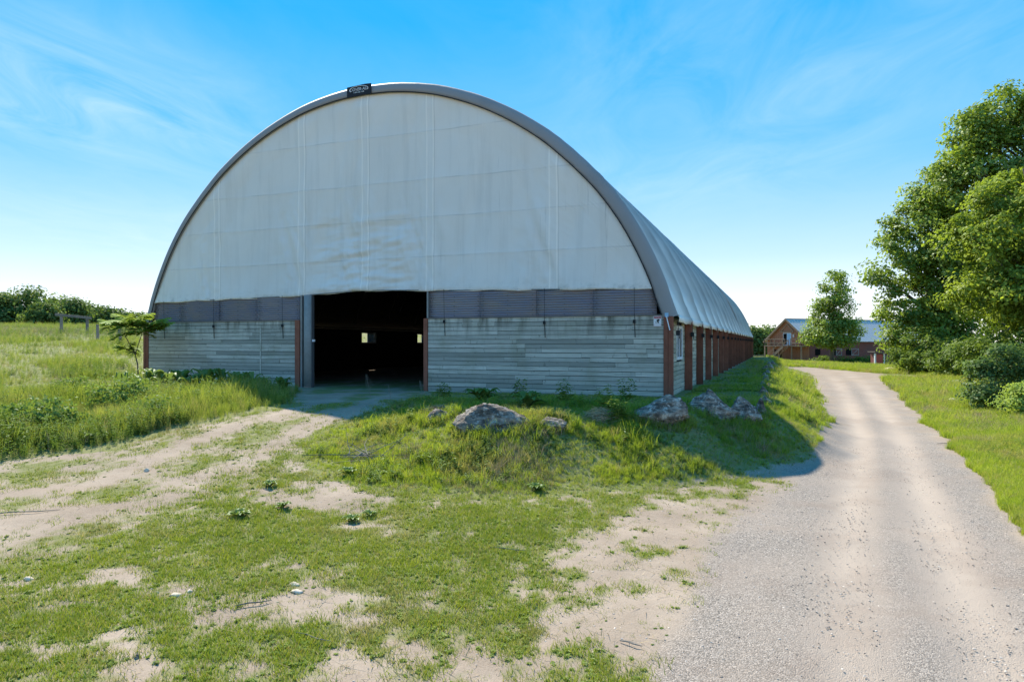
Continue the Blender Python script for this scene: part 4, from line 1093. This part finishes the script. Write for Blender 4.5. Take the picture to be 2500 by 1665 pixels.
def straw_heap(px, py, w, h, label, seed):
    x, y, z = pick(px, py); k = y / FPX; w *= k; h *= k; rr = np.random.default_rng(seed); q = []
    for i in range(900):
        a = rr.uniform(0, 6.28); d = math.sqrt(rr.random()); p = np.array([math.cos(a) * d * w / 2, math.sin(a) * d * w / 3, h * (1 - d * d) * rr.uniform(.5, 1.0)])
        b = rr.uniform(0, 6.28); dr = np.array([math.cos(b), math.sin(b), rr.uniform(-.5, .35)]) * rr.uniform(.08, .28); s_ = np.cross(dr, rr.normal(0, 1, 3)); s_ *= .0035 / np.linalg.norm(s_)
        q.append([p - s_, p + s_, p + dr + s_ * .4, p + dr - s_ * .4])
    e = empty('straw_heap', (x, y + w * .2, z)); tag(e, label, 'straw heap'); leafmesh('straw', q, rr.random(900), m_straw, e)
    me = rock_mesh(w * .45, w * .3, h * .75, seed, 3); link_mesh('core', me, plain('straw_core%d' % seed, (.20, .155, .09), .95, 0, .1, .4, 20), e, True)


straw_heap(1466, 1032, 92, 36, 'heap of dry tan straw on the bank between the boulders', 4)
straw_heap(1070, 1008, 70, 18, 'thin mat of dry straw over the low flat boulder', 5)
straw_heap(1560, 1030, 60, 16, 'small drift of dry straw left of the dark peaked boulder', 6)
straw_heap(445, 985, 80, 22, 'dry brown straw heap in front of the burdock clump', 7)
straw_heap(560, 975, 70, 18, 'smaller brown straw heap nearer the doorway', 8)
# brush pile on the bank
x, y, z = pick(900, 1125); e = empty('brush_pile', (x, y, z)); tag(e, 'pile of dead twigs and branches on the grassy bank', 'brush pile'); rr = random.Random(5)
for i in range(26):
    a = rr.uniform(0, 6.28); L = rr.uniform(.25, .95); p0 = np.array([rr.gauss(0, .22), rr.gauss(0, .15), rr.uniform(.02, .12)]); d = np.array([math.cos(a), math.sin(a) * .6, rr.uniform(-.05, .55)])
    pts = [p0]
    for k in range(4): d = d + np.array([rr.gauss(0, .12), rr.gauss(0, .12), rr.gauss(-.02, .1)]); pts.append(pts[-1] + d / np.linalg.norm(d) * L / 4)
    pts = [np.array([p[0], p[1], max(p[2], .02)]) for p in pts]
    MB().tube(pts, [.009, .008, .006, .004, .002], 5).build('branch', m_twig, e)
for px0, px1, py0 in ((700, 905, 1120),):
    MB().tube([(-1.3, .05, .10), (-.7, .0, .12), (0, .0, .10)], [.005, .009, .012], 5).build('branch', m_twig, e)
# dead stalks in the doorway
for i, (a, b, h_, lb) in enumerate(((905, 968, .72, 'bare branching dead stalk standing in the doorway'), (1032, 962, .45, 'small dead stalk beside the right door jamb'), (955, 975, .4, 'thin single dead stem right of the branching stalk'))):
    x, y, z = pick(a, b); e = empty('dead_stalk', (x, y, z)); tag(e, lb, 'plant'); lean = -.22 * h_
    MB().tube([(0, 0, -.03), (lean * .4, 0, h_ * .45), (lean, .02, h_)], [.007, .005, .003], 5).build('stem', m_twig, e)
    for k in range(4 if i == 2 else 14):
        t = .3 + .65 * k / 14; s_ = 1 if k % 2 else -1; L = h_ * .28 * (1.1 - t)
        p = np.array([lean * t, 0, h_ * t]); MB().tube([p, p + np.array([s_ * L * .6, .03, L * .45]), p + np.array([s_ * L * .8, .05, L * .95])], [.003, .0025, .0015], 4).build('twig', m_twig, e)
# sticks lying about
for i, (a, b, L, ang, lb) in enumerate(((60, 1255, .9, .25, 'long thin stick on the dirt track at left'), (1540, 1580, .22, -.6, 'short pale stick at the edge of the gravel'), (1240, 1345, .5, -.3, 'curved dry stem on the lawn centre'), (760, 1560, .45, -.5, 'pale dry stem lying on the lower lawn'), (2310, 1085, .5, .05, 'fallen twig on the right side of the road'),
                                    (1060, 1080, .55, -.8, 'dry grey stem leaning on the bank below the broad boulder'), (1350, 1125, .6, -.25, 'long dry stem lying on the bank front'), (620, 1480, .35, .4, 'thin straw stem between the white stones'))):
    x, y, z = pick(a, b); o = MB().tube([(-L / 2, 0, .012), (-L / 6, .02 * L, .02), (L / 5, -.03 * L, .018), (L / 2, .05 * L, .012)], [.006, .008, .007, .003], 5).build('stick', m_twig, None)
    o.location = (x, y, z + .01); o.rotation_euler = (0, 0, ang); tag(o, lb, 'stick')

# ------------------------------------------------------------------ sumac sapling at the left corner
x, y, z = -14.9, 27.2, tz(-14.9, 27.2); e = empty('sumac_sapling', (x, y, z)); tag(e, 'young sumac with flat leafy crowns beside the left barn corner', 'tree')
top = 2.95 - z
def at(px, py, d=27.2): return np.array([(px - 1250) / FPX * d - x, 0, CAMZ - (py - HY) / FPX * d - z])
fork = at(330, 866); A_ = at(303, 815); A2 = at(312, 790); B_ = at(347, 812); B2 = at(360, 800); C_ = at(310, 852)
MB().tube([(at(338, 918) * [1, 1, 0]), at(336, 890), fork], [.03, .026, .022], 7).tube([fork, A_, A2], [.018, .014, .01], 6).tube([fork, B_, B2], [.018, .014, .01], 6).tube([fork, C_], [.012, .008], 6).build('trunk', m_bark, e, True)
Q = []; RN = []; rr = np.random.default_rng(77)
def frond(p, a, L, lift):
    d = np.array([math.cos(a), math.sin(a), lift]); r_ = rr.random() * .6
    for k in range(9):
        t = .15 + .85 * k / 8; c0 = p + d * L * t + np.array([0, 0, -.55 * L * t * t]); l = .30 * L / .6 * math.sin(math.pi * (.2 + .7 * t)) + .03
        for s_ in (-1, 1):
            sd_ = np.array([-math.sin(a) * s_ + math.cos(a) * .35, math.cos(a) * s_ + math.sin(a) * .35, -.35 + rr.uniform(-.15, .15)]); w = np.array([math.cos(a), math.sin(a), .1]) * l * .2
            Q.append([c0, c0 + sd_ * l * .5 + w, c0 + sd_ * l, c0 + sd_ * l * .5 - w]); RN.append(min(1, r_ + rr.random() * .4))
for (c0, n_, L_) in ((A2, 20, .78), (A_, 7, .6), (B2, 20, .72), (B_, 6, .5), (C_, 12, .55), (at(335, 785), 12, .6), (at(385, 800), 8, .5), (at(275, 793), 10, .6)):
    for i in range(n_): frond(c0 + rr.normal(0, .05, 3), i * 2.4 + rr.uniform(-.3, .3), L_ * rr.uniform(.7, 1.15), rr.uniform(.0, 1.15))
leafmesh('crown', Q, RN, m_leafs, e)
MB().tube([A2, at(275, 793)], [.009, .006], 5).tube([A2, at(335, 785)], [.009, .006], 5).tube([B2, at(385, 800)], [.008, .005], 5).build('twig', m_bark, e)


# ------------------------------------------------------------------ trees
def make_tree(name, label, x, y, h, trunk_r, blobs, ncl, nleaf, ls, seed, m=None, group=None, cat='tree', limbs=34, bare=.25, cl_r=None, zbase=None):
    z = (tz(x, y) if zbase is None else zbase) - .1; e = empty(name, (x, y, z)); tag(e, label, cat, group); rr = np.random.default_rng(seed)
    B = np.array(blobs, float); vol = B[:, 3] * B[:, 4] * B[:, 5]; vol = vol ** .75; pr = vol / vol.sum()
    bi = rr.choice(len(B), ncl, p=pr); dv = rr.normal(0, 1, (ncl, 3)); dv /= np.linalg.norm(dv, axis=1)[:, None]
    rad = rr.uniform(.3, 1.06, ncl) ** .55; C = B[bi, :3] + dv * rad[:, None] * B[bi, 3:]
    cen = B[:, :3].mean(0); C[:, 2] = np.maximum(C[:, 2], .25)
    cr = (cl_r or ls * 3.6) * rr.uniform(.6, 1.45, ncl)
    per = rr.poisson(nleaf / ncl, ncl) + 2; ci = np.repeat(np.arange(ncl), per); n = len(ci)
    off = rr.normal(0, 1, (n, 3)); off /= np.linalg.norm(off, axis=1)[:, None]; off *= (rr.random(n) ** .45)[:, None] * cr[ci][:, None] * np.array([1, 1, .62])
    P = C[ci] + off; P[:, 2] = np.maximum(P[:, 2], .1)
    outw = P - B[bi[ci], :3]; outw /= np.linalg.norm(outw, axis=1)[:, None] + 1e-6
    N = outw * .55 + off / (cr[ci][:, None]) * .5 + np.array([0, 0, .55]) + rr.normal(0, .45, (n, 3)); N /= np.linalg.norm(N, axis=1)[:, None]
    T = np.cross(N, rr.normal(0, 1, (n, 3))); T /= np.linalg.norm(T, axis=1)[:, None]; S = np.cross(N, T)
    l = ls * rr.uniform(.6, 1.3, n)[:, None]; w = l * rr.uniform(.5, .8, n)[:, None]
    q = np.stack([P - T * l * .5, P + S * w * .5 + N * l * .08, P + T * l * .5 - N * l * .12, P - S * w * .5 + N * l * .08], 1)
    rn = np.clip(.62 * rr.random(ncl)[ci] + .38 * rr.random(n), 0, 1)
    leafmesh('crown', q, rn, m or m_leafd, e)
    mb = MB(); th = h * .93; jit = rr.normal(0, .012 * h, (7, 2)); jit[0] = 0
    tp = [np.array([jit[i, 0] * i / 3, jit[i, 1] * i / 3, th * i / 6]) for i in range(7)]; tp[0][2] = -.3
    top = B[np.argmax(B[:, 2])]; tp = [p + np.array([top[0], top[1], 0]) * (p[2] / th) ** 2 * .8 if p[2] > 0 else p for p in tp]
    mb.tube(tp, [trunk_r * (1.25, .95, .8, .62, .45, .27, .1)[i] for i in range(7)], 9)
    for i in rr.choice(ncl, min(limbs, ncl), replace=False):
        c = C[i]; hd = math.hypot(c[0], c[1]); zs = float(np.clip(c[2] - hd * rr.uniform(.5, .95), bare * h * .7, th * .92)); f = zs / th * 6; k = int(min(f, 5)); p0 = tp[k] + (tp[k + 1] - tp[k]) * (f - k)
        L = np.linalg.norm(c - p0); m1 = p0 + (c - p0) * .35 + np.array([0, 0, .10 * L]) + rr.normal(0, .03 * L, 3); m2 = p0 + (c - p0) * .7 + np.array([0, 0, .08 * L]) + rr.normal(0, .03 * L, 3)
        r0 = min(trunk_r * .5 * (1 - zs / th * .6), .02 + L * .016); mb.tube([p0, m1, m2, c], [r0, r0 * .7, r0 * .42, r0 * .12], 5, False)
    mb.build('trunk', m_bark, e, True)
    return e


# tall maples right of the road
make_tree('maple_tree', 'tallest maple in the right hand group, its open top touching the sky', 43.4, 60, 25, .42,
          [(0, 0, 18.5, 4.6, 4, 4.5), (-1.0, 0, 22.5, 2.8, 2.6, 2.4), (-3.6, 0, 16.5, 3.2, 3, 3.2), (3, 0, 20, 3.2, 3, 3.4), (1, -1, 12, 5.5, 4.5, 4.5), (-3.5, -1, 10.5, 3.4, 3, 3.2), (2.6, 0, 23.2, 2.2, 2, 1.6), (-3.2, 0, 20.9, 2.3, 2.1, 2.0), (-5.4, 0, 17.4, 2.2, 2, 1.9)], 430, 42000, .32, 21, limbs=90)
make_tree('maple_tree', 'maple at the left edge of the right hand group, leaning over the red shed', 38.6, 63, 19, .36,
          [(-.5, 0, 12.5, 4.0, 3.6, 3.6), (-3.9, 0, 9.6, 2.6, 2.3, 1.7), (.6, 0, 16.0, 3.0, 2.8, 2.6), (-1.6, 0, 6.2, 3.4, 3.1, 2.7), (1.8, -1, 8.5, 3.4, 3, 3.4), (-1.5, -1.5, 3.4, 3.1, 2.6, 2.3), (1.5, -1.5, 3.3, 3, 2.5, 2.2)], 400, 40000, .30, 22, limbs=80)
make_tree('maple_tree', 'nearer yellow green maple with drooping boughs cut by the right edge', 33.6, 43, 14.5, .40,
          [(0, 0, 10.2, 4.2, 4, 3.3), (-3.8, 0, 9.0, 2.8, 2.6, 2.3), (-2.2, -1, 6.0, 2.8, 2.6, 2.0), (1, 0, 5.8, 4, 3.4, 2.6), (-4.2, .4, 5.8, 1.8, 1.8, 1.4), (-1.5, 0, 12.2, 2.6, 2.4, 1.6)], 420, 46000, .24, 23, m=leaf_mat('yellow_leaf', (.06, .115, .015), (.38, .46, .062), .48, .3, 'rnd', up=.27), limbs=70)
make_tree('maple_tree', 'dark maple deep in the right hand group behind the nearer one', 50, 66, 20, .4,
          [(0, 0, 14, 5, 4.5, 5), (-2, 0, 8, 5, 4, 4), (2, 0, 18, 3.5, 3, 3)], 260, 24000, .38, 24, limbs=40)
# undergrowth below them
for i, (px_, d_, w_, h_, lb) in enumerate(((2250, 58, 2.2, 3.6, 'green sapling bush at the left foot of the maples'), (2300, 56, 2.6, 3.0, 'dark undergrowth bush below the tallest maple'), (2370, 50, 2.6, 3.2, 'dense shrub in the shade beneath the nearer maple'), (2450, 44, 2.8, 3.8, 'tall shrub right behind the dark roadside bush'),
                                       (2560, 40, 3, 4, 'large shrub at the right edge under the maples'))):
    make_tree('shrub', lb, (px_ - 1250) / FPX * d_, d_, h_, .06, [(0, 0, h_ * .5, w_, w_ * .8, h_ * .5), (-w_ * .4, 0, h_ * .35, w_ * .7, w_ * .6, h_ * .35), (w_ * .4, -.3, h_ * .6, w_ * .6, w_ * .6, h_ * .4)], 70, 6500, .22, 60 + i, m=m_leafu, cat='shrub', limbs=16, bare=.05)
make_tree('shrub', 'dark blue green bush near the road at the right edge', (2430 - 1250) / FPX * 25, 25, 2.4, .04, [(0, 0, 1.0, .9, .9, 1.0), (.9, .3, 1.5, .8, .8, 1.0), (-.5, -.1, .55, .6, .7, .6), (.3, .2, 1.9, .5, .5, .6), (1.6, .2, 1.1, .9, .8, 1.0), (-.2, .3, 1.5, .4, .4, .5)], 120, 11000, .11, 71, m=leaf_mat('bush_leaf', (.06, .12, .035), (.17, .25, .075), .42, .6, 'rnd'), cat='shrub', limbs=20, bare=.05)
make_tree('shrub', 'brighter green bush at the very right edge before the dark one', (2490 - 1250) / FPX * 22.5, 22.5, 1.5, .03, [(0, 0, .45, .6, .6, .5), (.7, 0, .8, .7, .7, .75), (.2, .1, .9, .35, .35, .4)], 70, 5000, .10, 72, m=m_leafs, cat='shrub', limbs=14, bare=.05)
for i, (a, b, r_, h_, lb) in enumerate(((276, 1012, .75, .95, 'dark leafy bush in the meadow left of the dirt track'), (352, 1030, .5, .6, 'small leafy bush at the track edge below the burdock'), (70, 1062, .9, .9, 'dark leafy bush at the left edge of the picture'), (165, 985, .7, .8, 'leafy bush deep in the meadow grass left of the sumac'), (455, 1000, .5, .5, 'low bush between the straw heap and the track'))):
    x, y, z = pick(a, b); make_tree('meadow_bush', lb, x, y + .4, h_, .02, [(0, 0, h_ * .5, r_, r_ * .7, h_ * .5), (r_ * .6, 0, h_ * .35, r_ * .6, r_ * .5, h_ * .4), (-r_ * .6, .1, h_ * .4, r_ * .5, r_ * .5, h_ * .4)], 50, 2600, .085, 190 + i, m=m_leafb2, cat='bush', limbs=10, bare=.05)
# lone tree before the red barn
make_tree('maple_tree', 'cone shaped maple standing alone before the red barn', (2030 - 1250) / FPX * 100, 100, 14.2, .3,
          [(0, 0, 4.4, 3.8, 3.5, 2.0), (0, 0, 6.2, 3.4, 3.1, 2.2), (.2, 0, 8.6, 2.6, 2.5, 2.2), (.5, 0, 11.0, 1.8, 1.7, 1.8), (.9, 0, 13.2, 1.25, 1.2, 1.3), (-2.6, 0, 3.6, 1.8, 1.5, 1.2), (2.9, 0, 5.4, 1.7, 1.5, 1.1)], 230, 17000, .33, 81, limbs=40)
# wood edge beyond the meadow on the left: each tree its own
for i, (px_, top_, hw, d_) in enumerate(((-60, 700, 60, 150), (18, 722, 38, 145), (62, 702, 46, 150), (112, 742, 30, 140), (142, 730, 34, 155), (178, 735, 30, 150), (205, 748, 28, 160), (238, 756, 26, 165), (268, 757, 26, 165), (300, 764, 24, 170), (335, 770, 26, 170), (-140, 690, 60, 150), (380, 772, 30, 175))):
    xx = (px_ - 1250) / FPX * d_; zb = min(tz(xx, d_), 4.6); ht = (HY - top_) / FPX * d_ + CAMZ - zb; wd = hw / FPX * d_; rr = random.Random(i)
    make_tree('field_tree', ('far round tree at the wood edge, %s' % ['cut by the left frame edge', 'small one at the left frame edge', 'the tallest and darkest of the row', 'low bushy one right of the tallest', 'dark one left of the timber frame', 'one directly behind the timber frame', 'one behind the right post of the timber frame', 'dark small one right of the timber frame', 'small one next right towards the sumac', 'low one above the sumac crown', 'one half behind the sumac', 'outside the left frame edge', 'hidden behind the barn corner'][i]), xx, d_, ht, .25,
              [(0, 0, ht * .58, wd, wd * .8, ht * .42), (rr.uniform(-.5, .5) * wd, 0, ht * .8, wd * .6, wd * .6, ht * .22), (-wd * .5, -.5, ht * .35, wd * .7, wd * .6, ht * .32), (wd * .5, -.5, ht * .32, wd * .7, wd * .6, ht * .3)], 90, 5200, .62, 100 + i, m=m_leaff, group='trees at the far meadow edge', limbs=14, bare=.1, zbase=zb)
# trees beyond the gravel road, between the two barns and behind
for i, (px_, top_, hw, d_) in enumerate(((1815, 802, 22, 150), (1845, 803, 20, 150), (1872, 800, 20, 155), (1895, 806, 18, 160), (2230, 770, 40, 140), (2300, 760, 50, 140))):
    xx = (px_ - 1250) / FPX * d_; zb = tz(xx, d_); ht = (HY - top_) / FPX * d_ + CAMZ - zb; wd = hw / FPX * d_ * 1.3
    make_tree('field_tree', 'far leafy tree %s' % ['hidden at the back corner of the fabric barn', 'left of the two between fabric barn and red barn', 'right of the two between fabric barn and red barn', 'behind the red barn deck', 'behind the right end of the red barn', 'deep behind the right hand maples'][i], xx, d_, ht, .25,
              [(0, 0, ht * .55, wd, wd * .8, ht * .45), (wd * .4, 0, ht * .75, wd * .5, wd * .5, ht * .24), (-wd * .4, -.5, ht * .3, wd * .8, wd * .6, ht * .3)], 80, 4200, .6, 140 + i, m=m_leaff, group='trees behind the barns', limbs=12, bare=.08)

# ------------------------------------------------------------------ red barn
m_redwall, nt = mat('red_board_siding'); v = nd(nt, 'ShaderNodeTexCoord').outputs['Object']; sv = nd(nt, 'ShaderNodeSeparateXYZ', {0: v})
bn = noise(nt, mapping(nt, v, (1.2, 1.2, 14)), 1, 5, .6); bl_ = noise(nt, v, .5, 4, .6)
c = mix(nt, bn, (.13, .05, .045), (.27, .105, .09)); c = mix(nt, ramp(nt, bl_, [(.4, 0), (.7, .5)]), c, (.12, .085, .08))
out(nt, bsdf(nt, c, .85, .2, bump(nt, bn, .3, .02)))
m_gabw, nt = mat('orange_brown_siding'); v = nd(nt, 'ShaderNodeTexCoord').outputs['Object']
bn = noise(nt, mapping(nt, v, (12, 12, 1)), 1, 5, .6); out(nt, bsdf(nt, mix(nt, bn, (.26, .11, .065), (.48, .23, .14)), .8, .2))
m_metal, nt = mat('roof_metal'); v = nd(nt, 'ShaderNodeTexCoord').outputs['Object']
out(nt, bsdf(nt, mix(nt, noise(nt, mapping(nt, v, (3, .4, .4)), 1, 5, .6), (.42, .41, .40), (.56, .54, .52)), .45, .5, None, .0))
m_void = plain('dark_opening', (.008, .008, .009), .9, 0, .1); m_deck = wood_mat('deck_timber', (.25, .16, .11), (.42, .30, .22)); m_pink = plain('red_door_paint', (.42, .075, .06), .6)
rb = empty('red_barn', (47.35, 108.75, -1.5), math.atan2(.38, .925)); tag(rb, 'red timber barn with grey metal roof and raised deck', 'barn')
GW, LB, EZ, RZ = 9.2, 34.0, 3.72, 7.15
def gbox(n, m_, *b, p=None): return MB().box(*b).build(n, m_, p or rb)
lwall = gbox('wall', m_redwall, .02, LB, 0, .2, -.6, EZ); lwall['label'] = 'long dark red board wall'
gw = MB().add([(0, .0, -.6), (0, GW, -.6), (0, GW, EZ), (0, GW / 2, RZ - .08), (0, 0, EZ), (.2, .0, -.6), (.2, GW, -.6), (.2, GW, EZ), (.2, GW / 2, RZ - .08), (.2, 0, EZ)],
              [(0, 1, 2, 3, 4)[::-1], (5, 6, 7, 8, 9), (0, 5, 9, 4), (1, 2, 7, 6), (2, 3, 8, 7), (3, 4, 9, 8)]).build('gable_wall', m_gabw, rb)
gbox('wall', m_redwall, .2, LB, GW - .2, GW, -.6, EZ); gbox('wall', m_redwall, LB - .2, LB - .01, .2, GW - .2, -.6, EZ)
for yy in np.arange(.35, GW, .42): gbox('batten', m_gabw, -.03, -.001, yy - .03, yy + .03, .0, EZ + (RZ - EZ) * (1 - abs(yy - GW / 2) / (GW / 2)) - .15, p=gw)
for zz in np.arange(-.2, EZ - .1, .3): MB().box(.05, LB - .05, -.025, -.001, zz, zz + .27).build('siding_board', m_redwall, lwall)
for s in (0, 1):
    def ry(q): return (GW / 2) * (1 - q) - .45 * q * 1.0 if s == 0 else (GW / 2) * (1 + q) + .45 * q
    y1 = ry(1); z1 = EZ - .33
    a = MB().add([(-.5, GW / 2, RZ), (LB + .4, GW / 2, RZ), (LB + .4, y1, z1), (-.5, y1, z1), (-.5, GW / 2, RZ + .07), (LB + .4, GW / 2, RZ + .07), (LB + .4, y1, z1 + .07), (-.5, y1, z1 + .07)],
                 [(0, 1, 2, 3), (7, 6, 5, 4), (0, 4, 5, 1), (1, 5, 6, 2), (2, 6, 7, 3), (3, 7, 4, 0)]).build('roof_slope', m_metal, rb)
    if s == 0:
        for xx in np.arange(-.45, LB + .4, .62): MB().bar((xx, GW / 2 - .04, RZ + .06), (xx, y1 + .02, z1 + .085), .07, .07).build('roof_rib', m_metal, a)
    MB().bar((-.52, GW / 2, RZ - .06), (-.52, y1, z1 - .06), .06, .26).build('barge_board', m_deck, rb)
MB().bar((-.5, GW / 2, RZ + .09), (LB + .4, GW / 2, RZ + .09), .3, .05).build('ridge_cap', m_metal, rb)
gd = gbox('glass_door', m_white, -.06, -.005, 3.75, 5.55, 2.85, 4.85)
for q in (0, 1): gbox('pane', m_void if q else m_tag, -.075, -.062, 3.85 + q * .85, 4.6 + q * .85, 2.95, 4.75, p=gd)
gbox('door_lintel', m_deck, -.16, -.005, 3.3, 6.0, 4.95, 5.10); MB().bar((-.1, 3.2, 5.1), (-.1, 4.6, 6.3), .08, .14).build('gable_trim', m_deck, rb); MB().bar((-.1, 6.0, 5.1), (-.1, 4.6, 6.3), .08, .14).build('gable_trim', m_deck, rb)
gbox('lamp', m_white, -.2, -.005, 3.1, 3.25, 4.1, 4.6); gbox('lower_opening', m_void, -.03, -.004, 5.6, 7.6, -.3, 2.1)
dk = gbox('deck', m_deck, -1.5, -.06, .2, 8.4, 2.62, 2.8)
for yy in np.linspace(.3, 8.3, 5): MB().box(-1.45, -1.28, yy - .09, yy + .09, -.6, 2.62).build('post', m_deck, dk)
for a_, b_ in (((-1.45, .25), (-1.45, 2.5)), ((-1.45, 3.7), (-1.45, 8.35)), ((-1.45, .25), (-.1, .25)), ((-1.45, 8.35), (-.1, 8.35))):
    for zz in (3.2, 3.85): MB().bar((*a_, zz), (*b_, zz), .07, .14 if zz < 3.5 else .1).build('rail', m_deck, dk)
    for t in np.linspace(0, 1, 3): q = np.array(a_) + (np.array(b_) - np.array(a_)) * t; MB().box(q[0] - .05, q[0] + .05, q[1] - .05, q[1] + .05, 2.8, 3.92).build('baluster', m_deck, dk)
stp = empty('stair'); stp.parent = rb
for i in range(12): MB().box(-2.6, -1.55, 3.0 + i * .34, 3.32 + i * .34, 2.56 - i * .235, 2.62 - i * .235).build('step', m_deck, stp)
for xx in (-2.62, -1.53):
    MB().bar((xx, 2.9, 2.6), (xx, 7.1, -.35), .06, .28).build('stringer', m_deck, stp); MB().bar((xx, 2.9, 3.7), (xx, 7.1, .75), .07, .1).build('handrail', m_deck, stp)
    for t in (0, .5, 1): MB().box(xx - .05, xx + .05, 2.9 + 4.2 * t - .05, 2.9 + 4.2 * t + .05, 2.6 - 2.95 * t, 3.7 - 2.95 * t).build('baluster', m_deck, stp)
for a_, b_, kind in ((7.85, 9.03, 'o'), (9.06, 10.7, 's'), (5.65, 6.95, 's'), (4.4, 5.6, 'o'), (1.2, 2.3, 'o'), (18, 19.2, 'o')):
    if kind == 'o': gbox('window_opening', m_void, a_, b_, -.045, -.028, 1.2, 2.25)
    else:
        w_ = MB().box(a_, b_, -.07, -.03, 1.15, 1.25).box(a_, b_, -.07, -.03, 2.2, 2.3).box(a_, a_ + .1, -.07, -.03, 1.25, 2.2).box(b_ - .1, b_, -.07, -.03, 1.25, 2.2).bar((a_ + .05, -.06, 1.2), (b_ - .05, -.06, 2.25), .03, .08).build('shutter', m_steel, rb)
        MB().box(a_ + .1, b_ - .1, -.05, -.028, 1.25, 2.2).build('shutter_panel', m_redwall, w_)
# little red shed right of it
d_ = 88.0; sx_ = (2147 - 1250) / FPX * d_; sh = empty('red_shed', (sx_, d_, tz(sx_, d_)), .1); tag(sh, 'tiny red door shed with white posts near the barn end', 'shed')
MB().box(-.55, .55, 0, 1.0, -.3, 1.55).build('wall', m_redwall, sh); MB().box(-.42, .42, -.05, -.003, .05, 1.45).build('door', m_pink, sh)
for s in (-1, 1): MB().box(s * .6 - .09, s * .6 + .09, -.1, .08, -.3, 1.6).build('post', m_white, sh)
MB().add([(-.85, -.35, 1.78), (.85, -.35, 1.62), (.85, 1.2, 1.62), (-.85, 1.2, 1.78), (-.85, -.35, 1.86), (.85, -.35, 1.70), (.85, 1.2, 1.70), (-.85, 1.2, 1.86)], [(3, 2, 1, 0), (4, 5, 6, 7), (0, 1, 5, 4), (1, 2, 6, 5), (2, 3, 7, 6), (3, 0, 4, 7)]).build('roof', m_greywood, sh)
for px_, lb in ((2167, 'left fence stake right of the red shed'), (2182, 'right fence stake right of the red shed')):
    x_ = (px_ - 1250) / FPX * 86; o = MB().tube([(0, 0, -.3), (.01, 0, .5), (.02, 0, 1.0)], [.06, .055, .05], 7).build('fence_stake', m_greywood); o.location = (x_, 86, tz(x_, 86)); tag(o, lb, 'stake')
# rail fence between the barns
f_ = empty('rail_fence', (38.6, 104, tz(38.6, 104)), .1); tag(f_, 'low plank rail fence left of the red barn stairs', 'fence')
for zz in (.45, .95): MB().bar((-2.2, 0, zz), (2.2, 0, zz), .05, .16).build('rail', m_greywood, f_)
for xx in np.linspace(-2.2, 2.2, 3): MB().box(xx - .07, xx + .07, -.07, .07, -1.0, 1.1).build('post', m_greywood, f_)
# low brush before the long red wall
for i, (px_, d_) in enumerate(((2060, 98), (2085, 97), (2110, 96), (2130, 95), (2005, 104))):
    make_tree('shrub', 'low dark bush %s before the long red wall' % ['below the white shutter', 'right of the shutter', 'towards the red shed', 'next to the red shed', 'left of the lone maple'][i], (px_ - 1250) / FPX * d_, d_, 1.1, .03, [(0, 0, .5, 1.4, 1, .55), (.6, 0, .7, .8, .7, .5)], 30, 1300, .22, 170 + i, m=m_leafu, cat='shrub', limbs=6, bare=.05)

# ------------------------------------------------------------------ timber frame and fence posts in the meadow
d_ = 62.0; x0 = (150 - 1250) / FPX * d_; x1 = (213 - 1250) / FPX * d_; zb0 = tz(x0, d_); zb1 = tz(x1, d_)
tf = empty('timber_frame', ((x0 + x1) / 2, d_, min(zb0, zb1))); tag(tf, 'old grey timber goal frame standing in the meadow', 'frame'); hx = (x1 - x0) / 2
zt = CAMZ + (HY - 770) / FPX * d_ - min(zb0, zb1); zt2 = CAMZ + (HY - 776) / FPX * d_ - min(zb0, zb1)
for s in (-1, 1): MB().box(s * hx - .09, s * hx + .09, -.09, .09, -.4, (zt if s < 0 else zt2) - .1).build('post', m_greywood, tf)
MB().bar((-hx - .55, 0, zt + .08), (hx + .35, 0, zt2 - .02), .16, .22).build('crossbeam', m_greywood, tf)
for px_, py0, h_, d_, lb in ((238, 822, .75, 46, 'short weathered fence post left of the sumac'), (293, 824, .75, 44, 'short fence post seen through the sumac stems'), (288, 812, 1.0, 48, 'thin pale fence stake behind the sumac')):
    x_ = (px_ - 1250) / FPX * d_; o = MB().tube([(0, 0, -.3), (.02, 0, h_ * .5), (.0, 0, h_ + .35)], [.10, .095, .09] if 'short' in lb else [.03, .03, .03], 8).build('fence_post', m_greywood); o.location = (x_, d_, tz(x_, d_)); tag(o, lb, 'fence post')
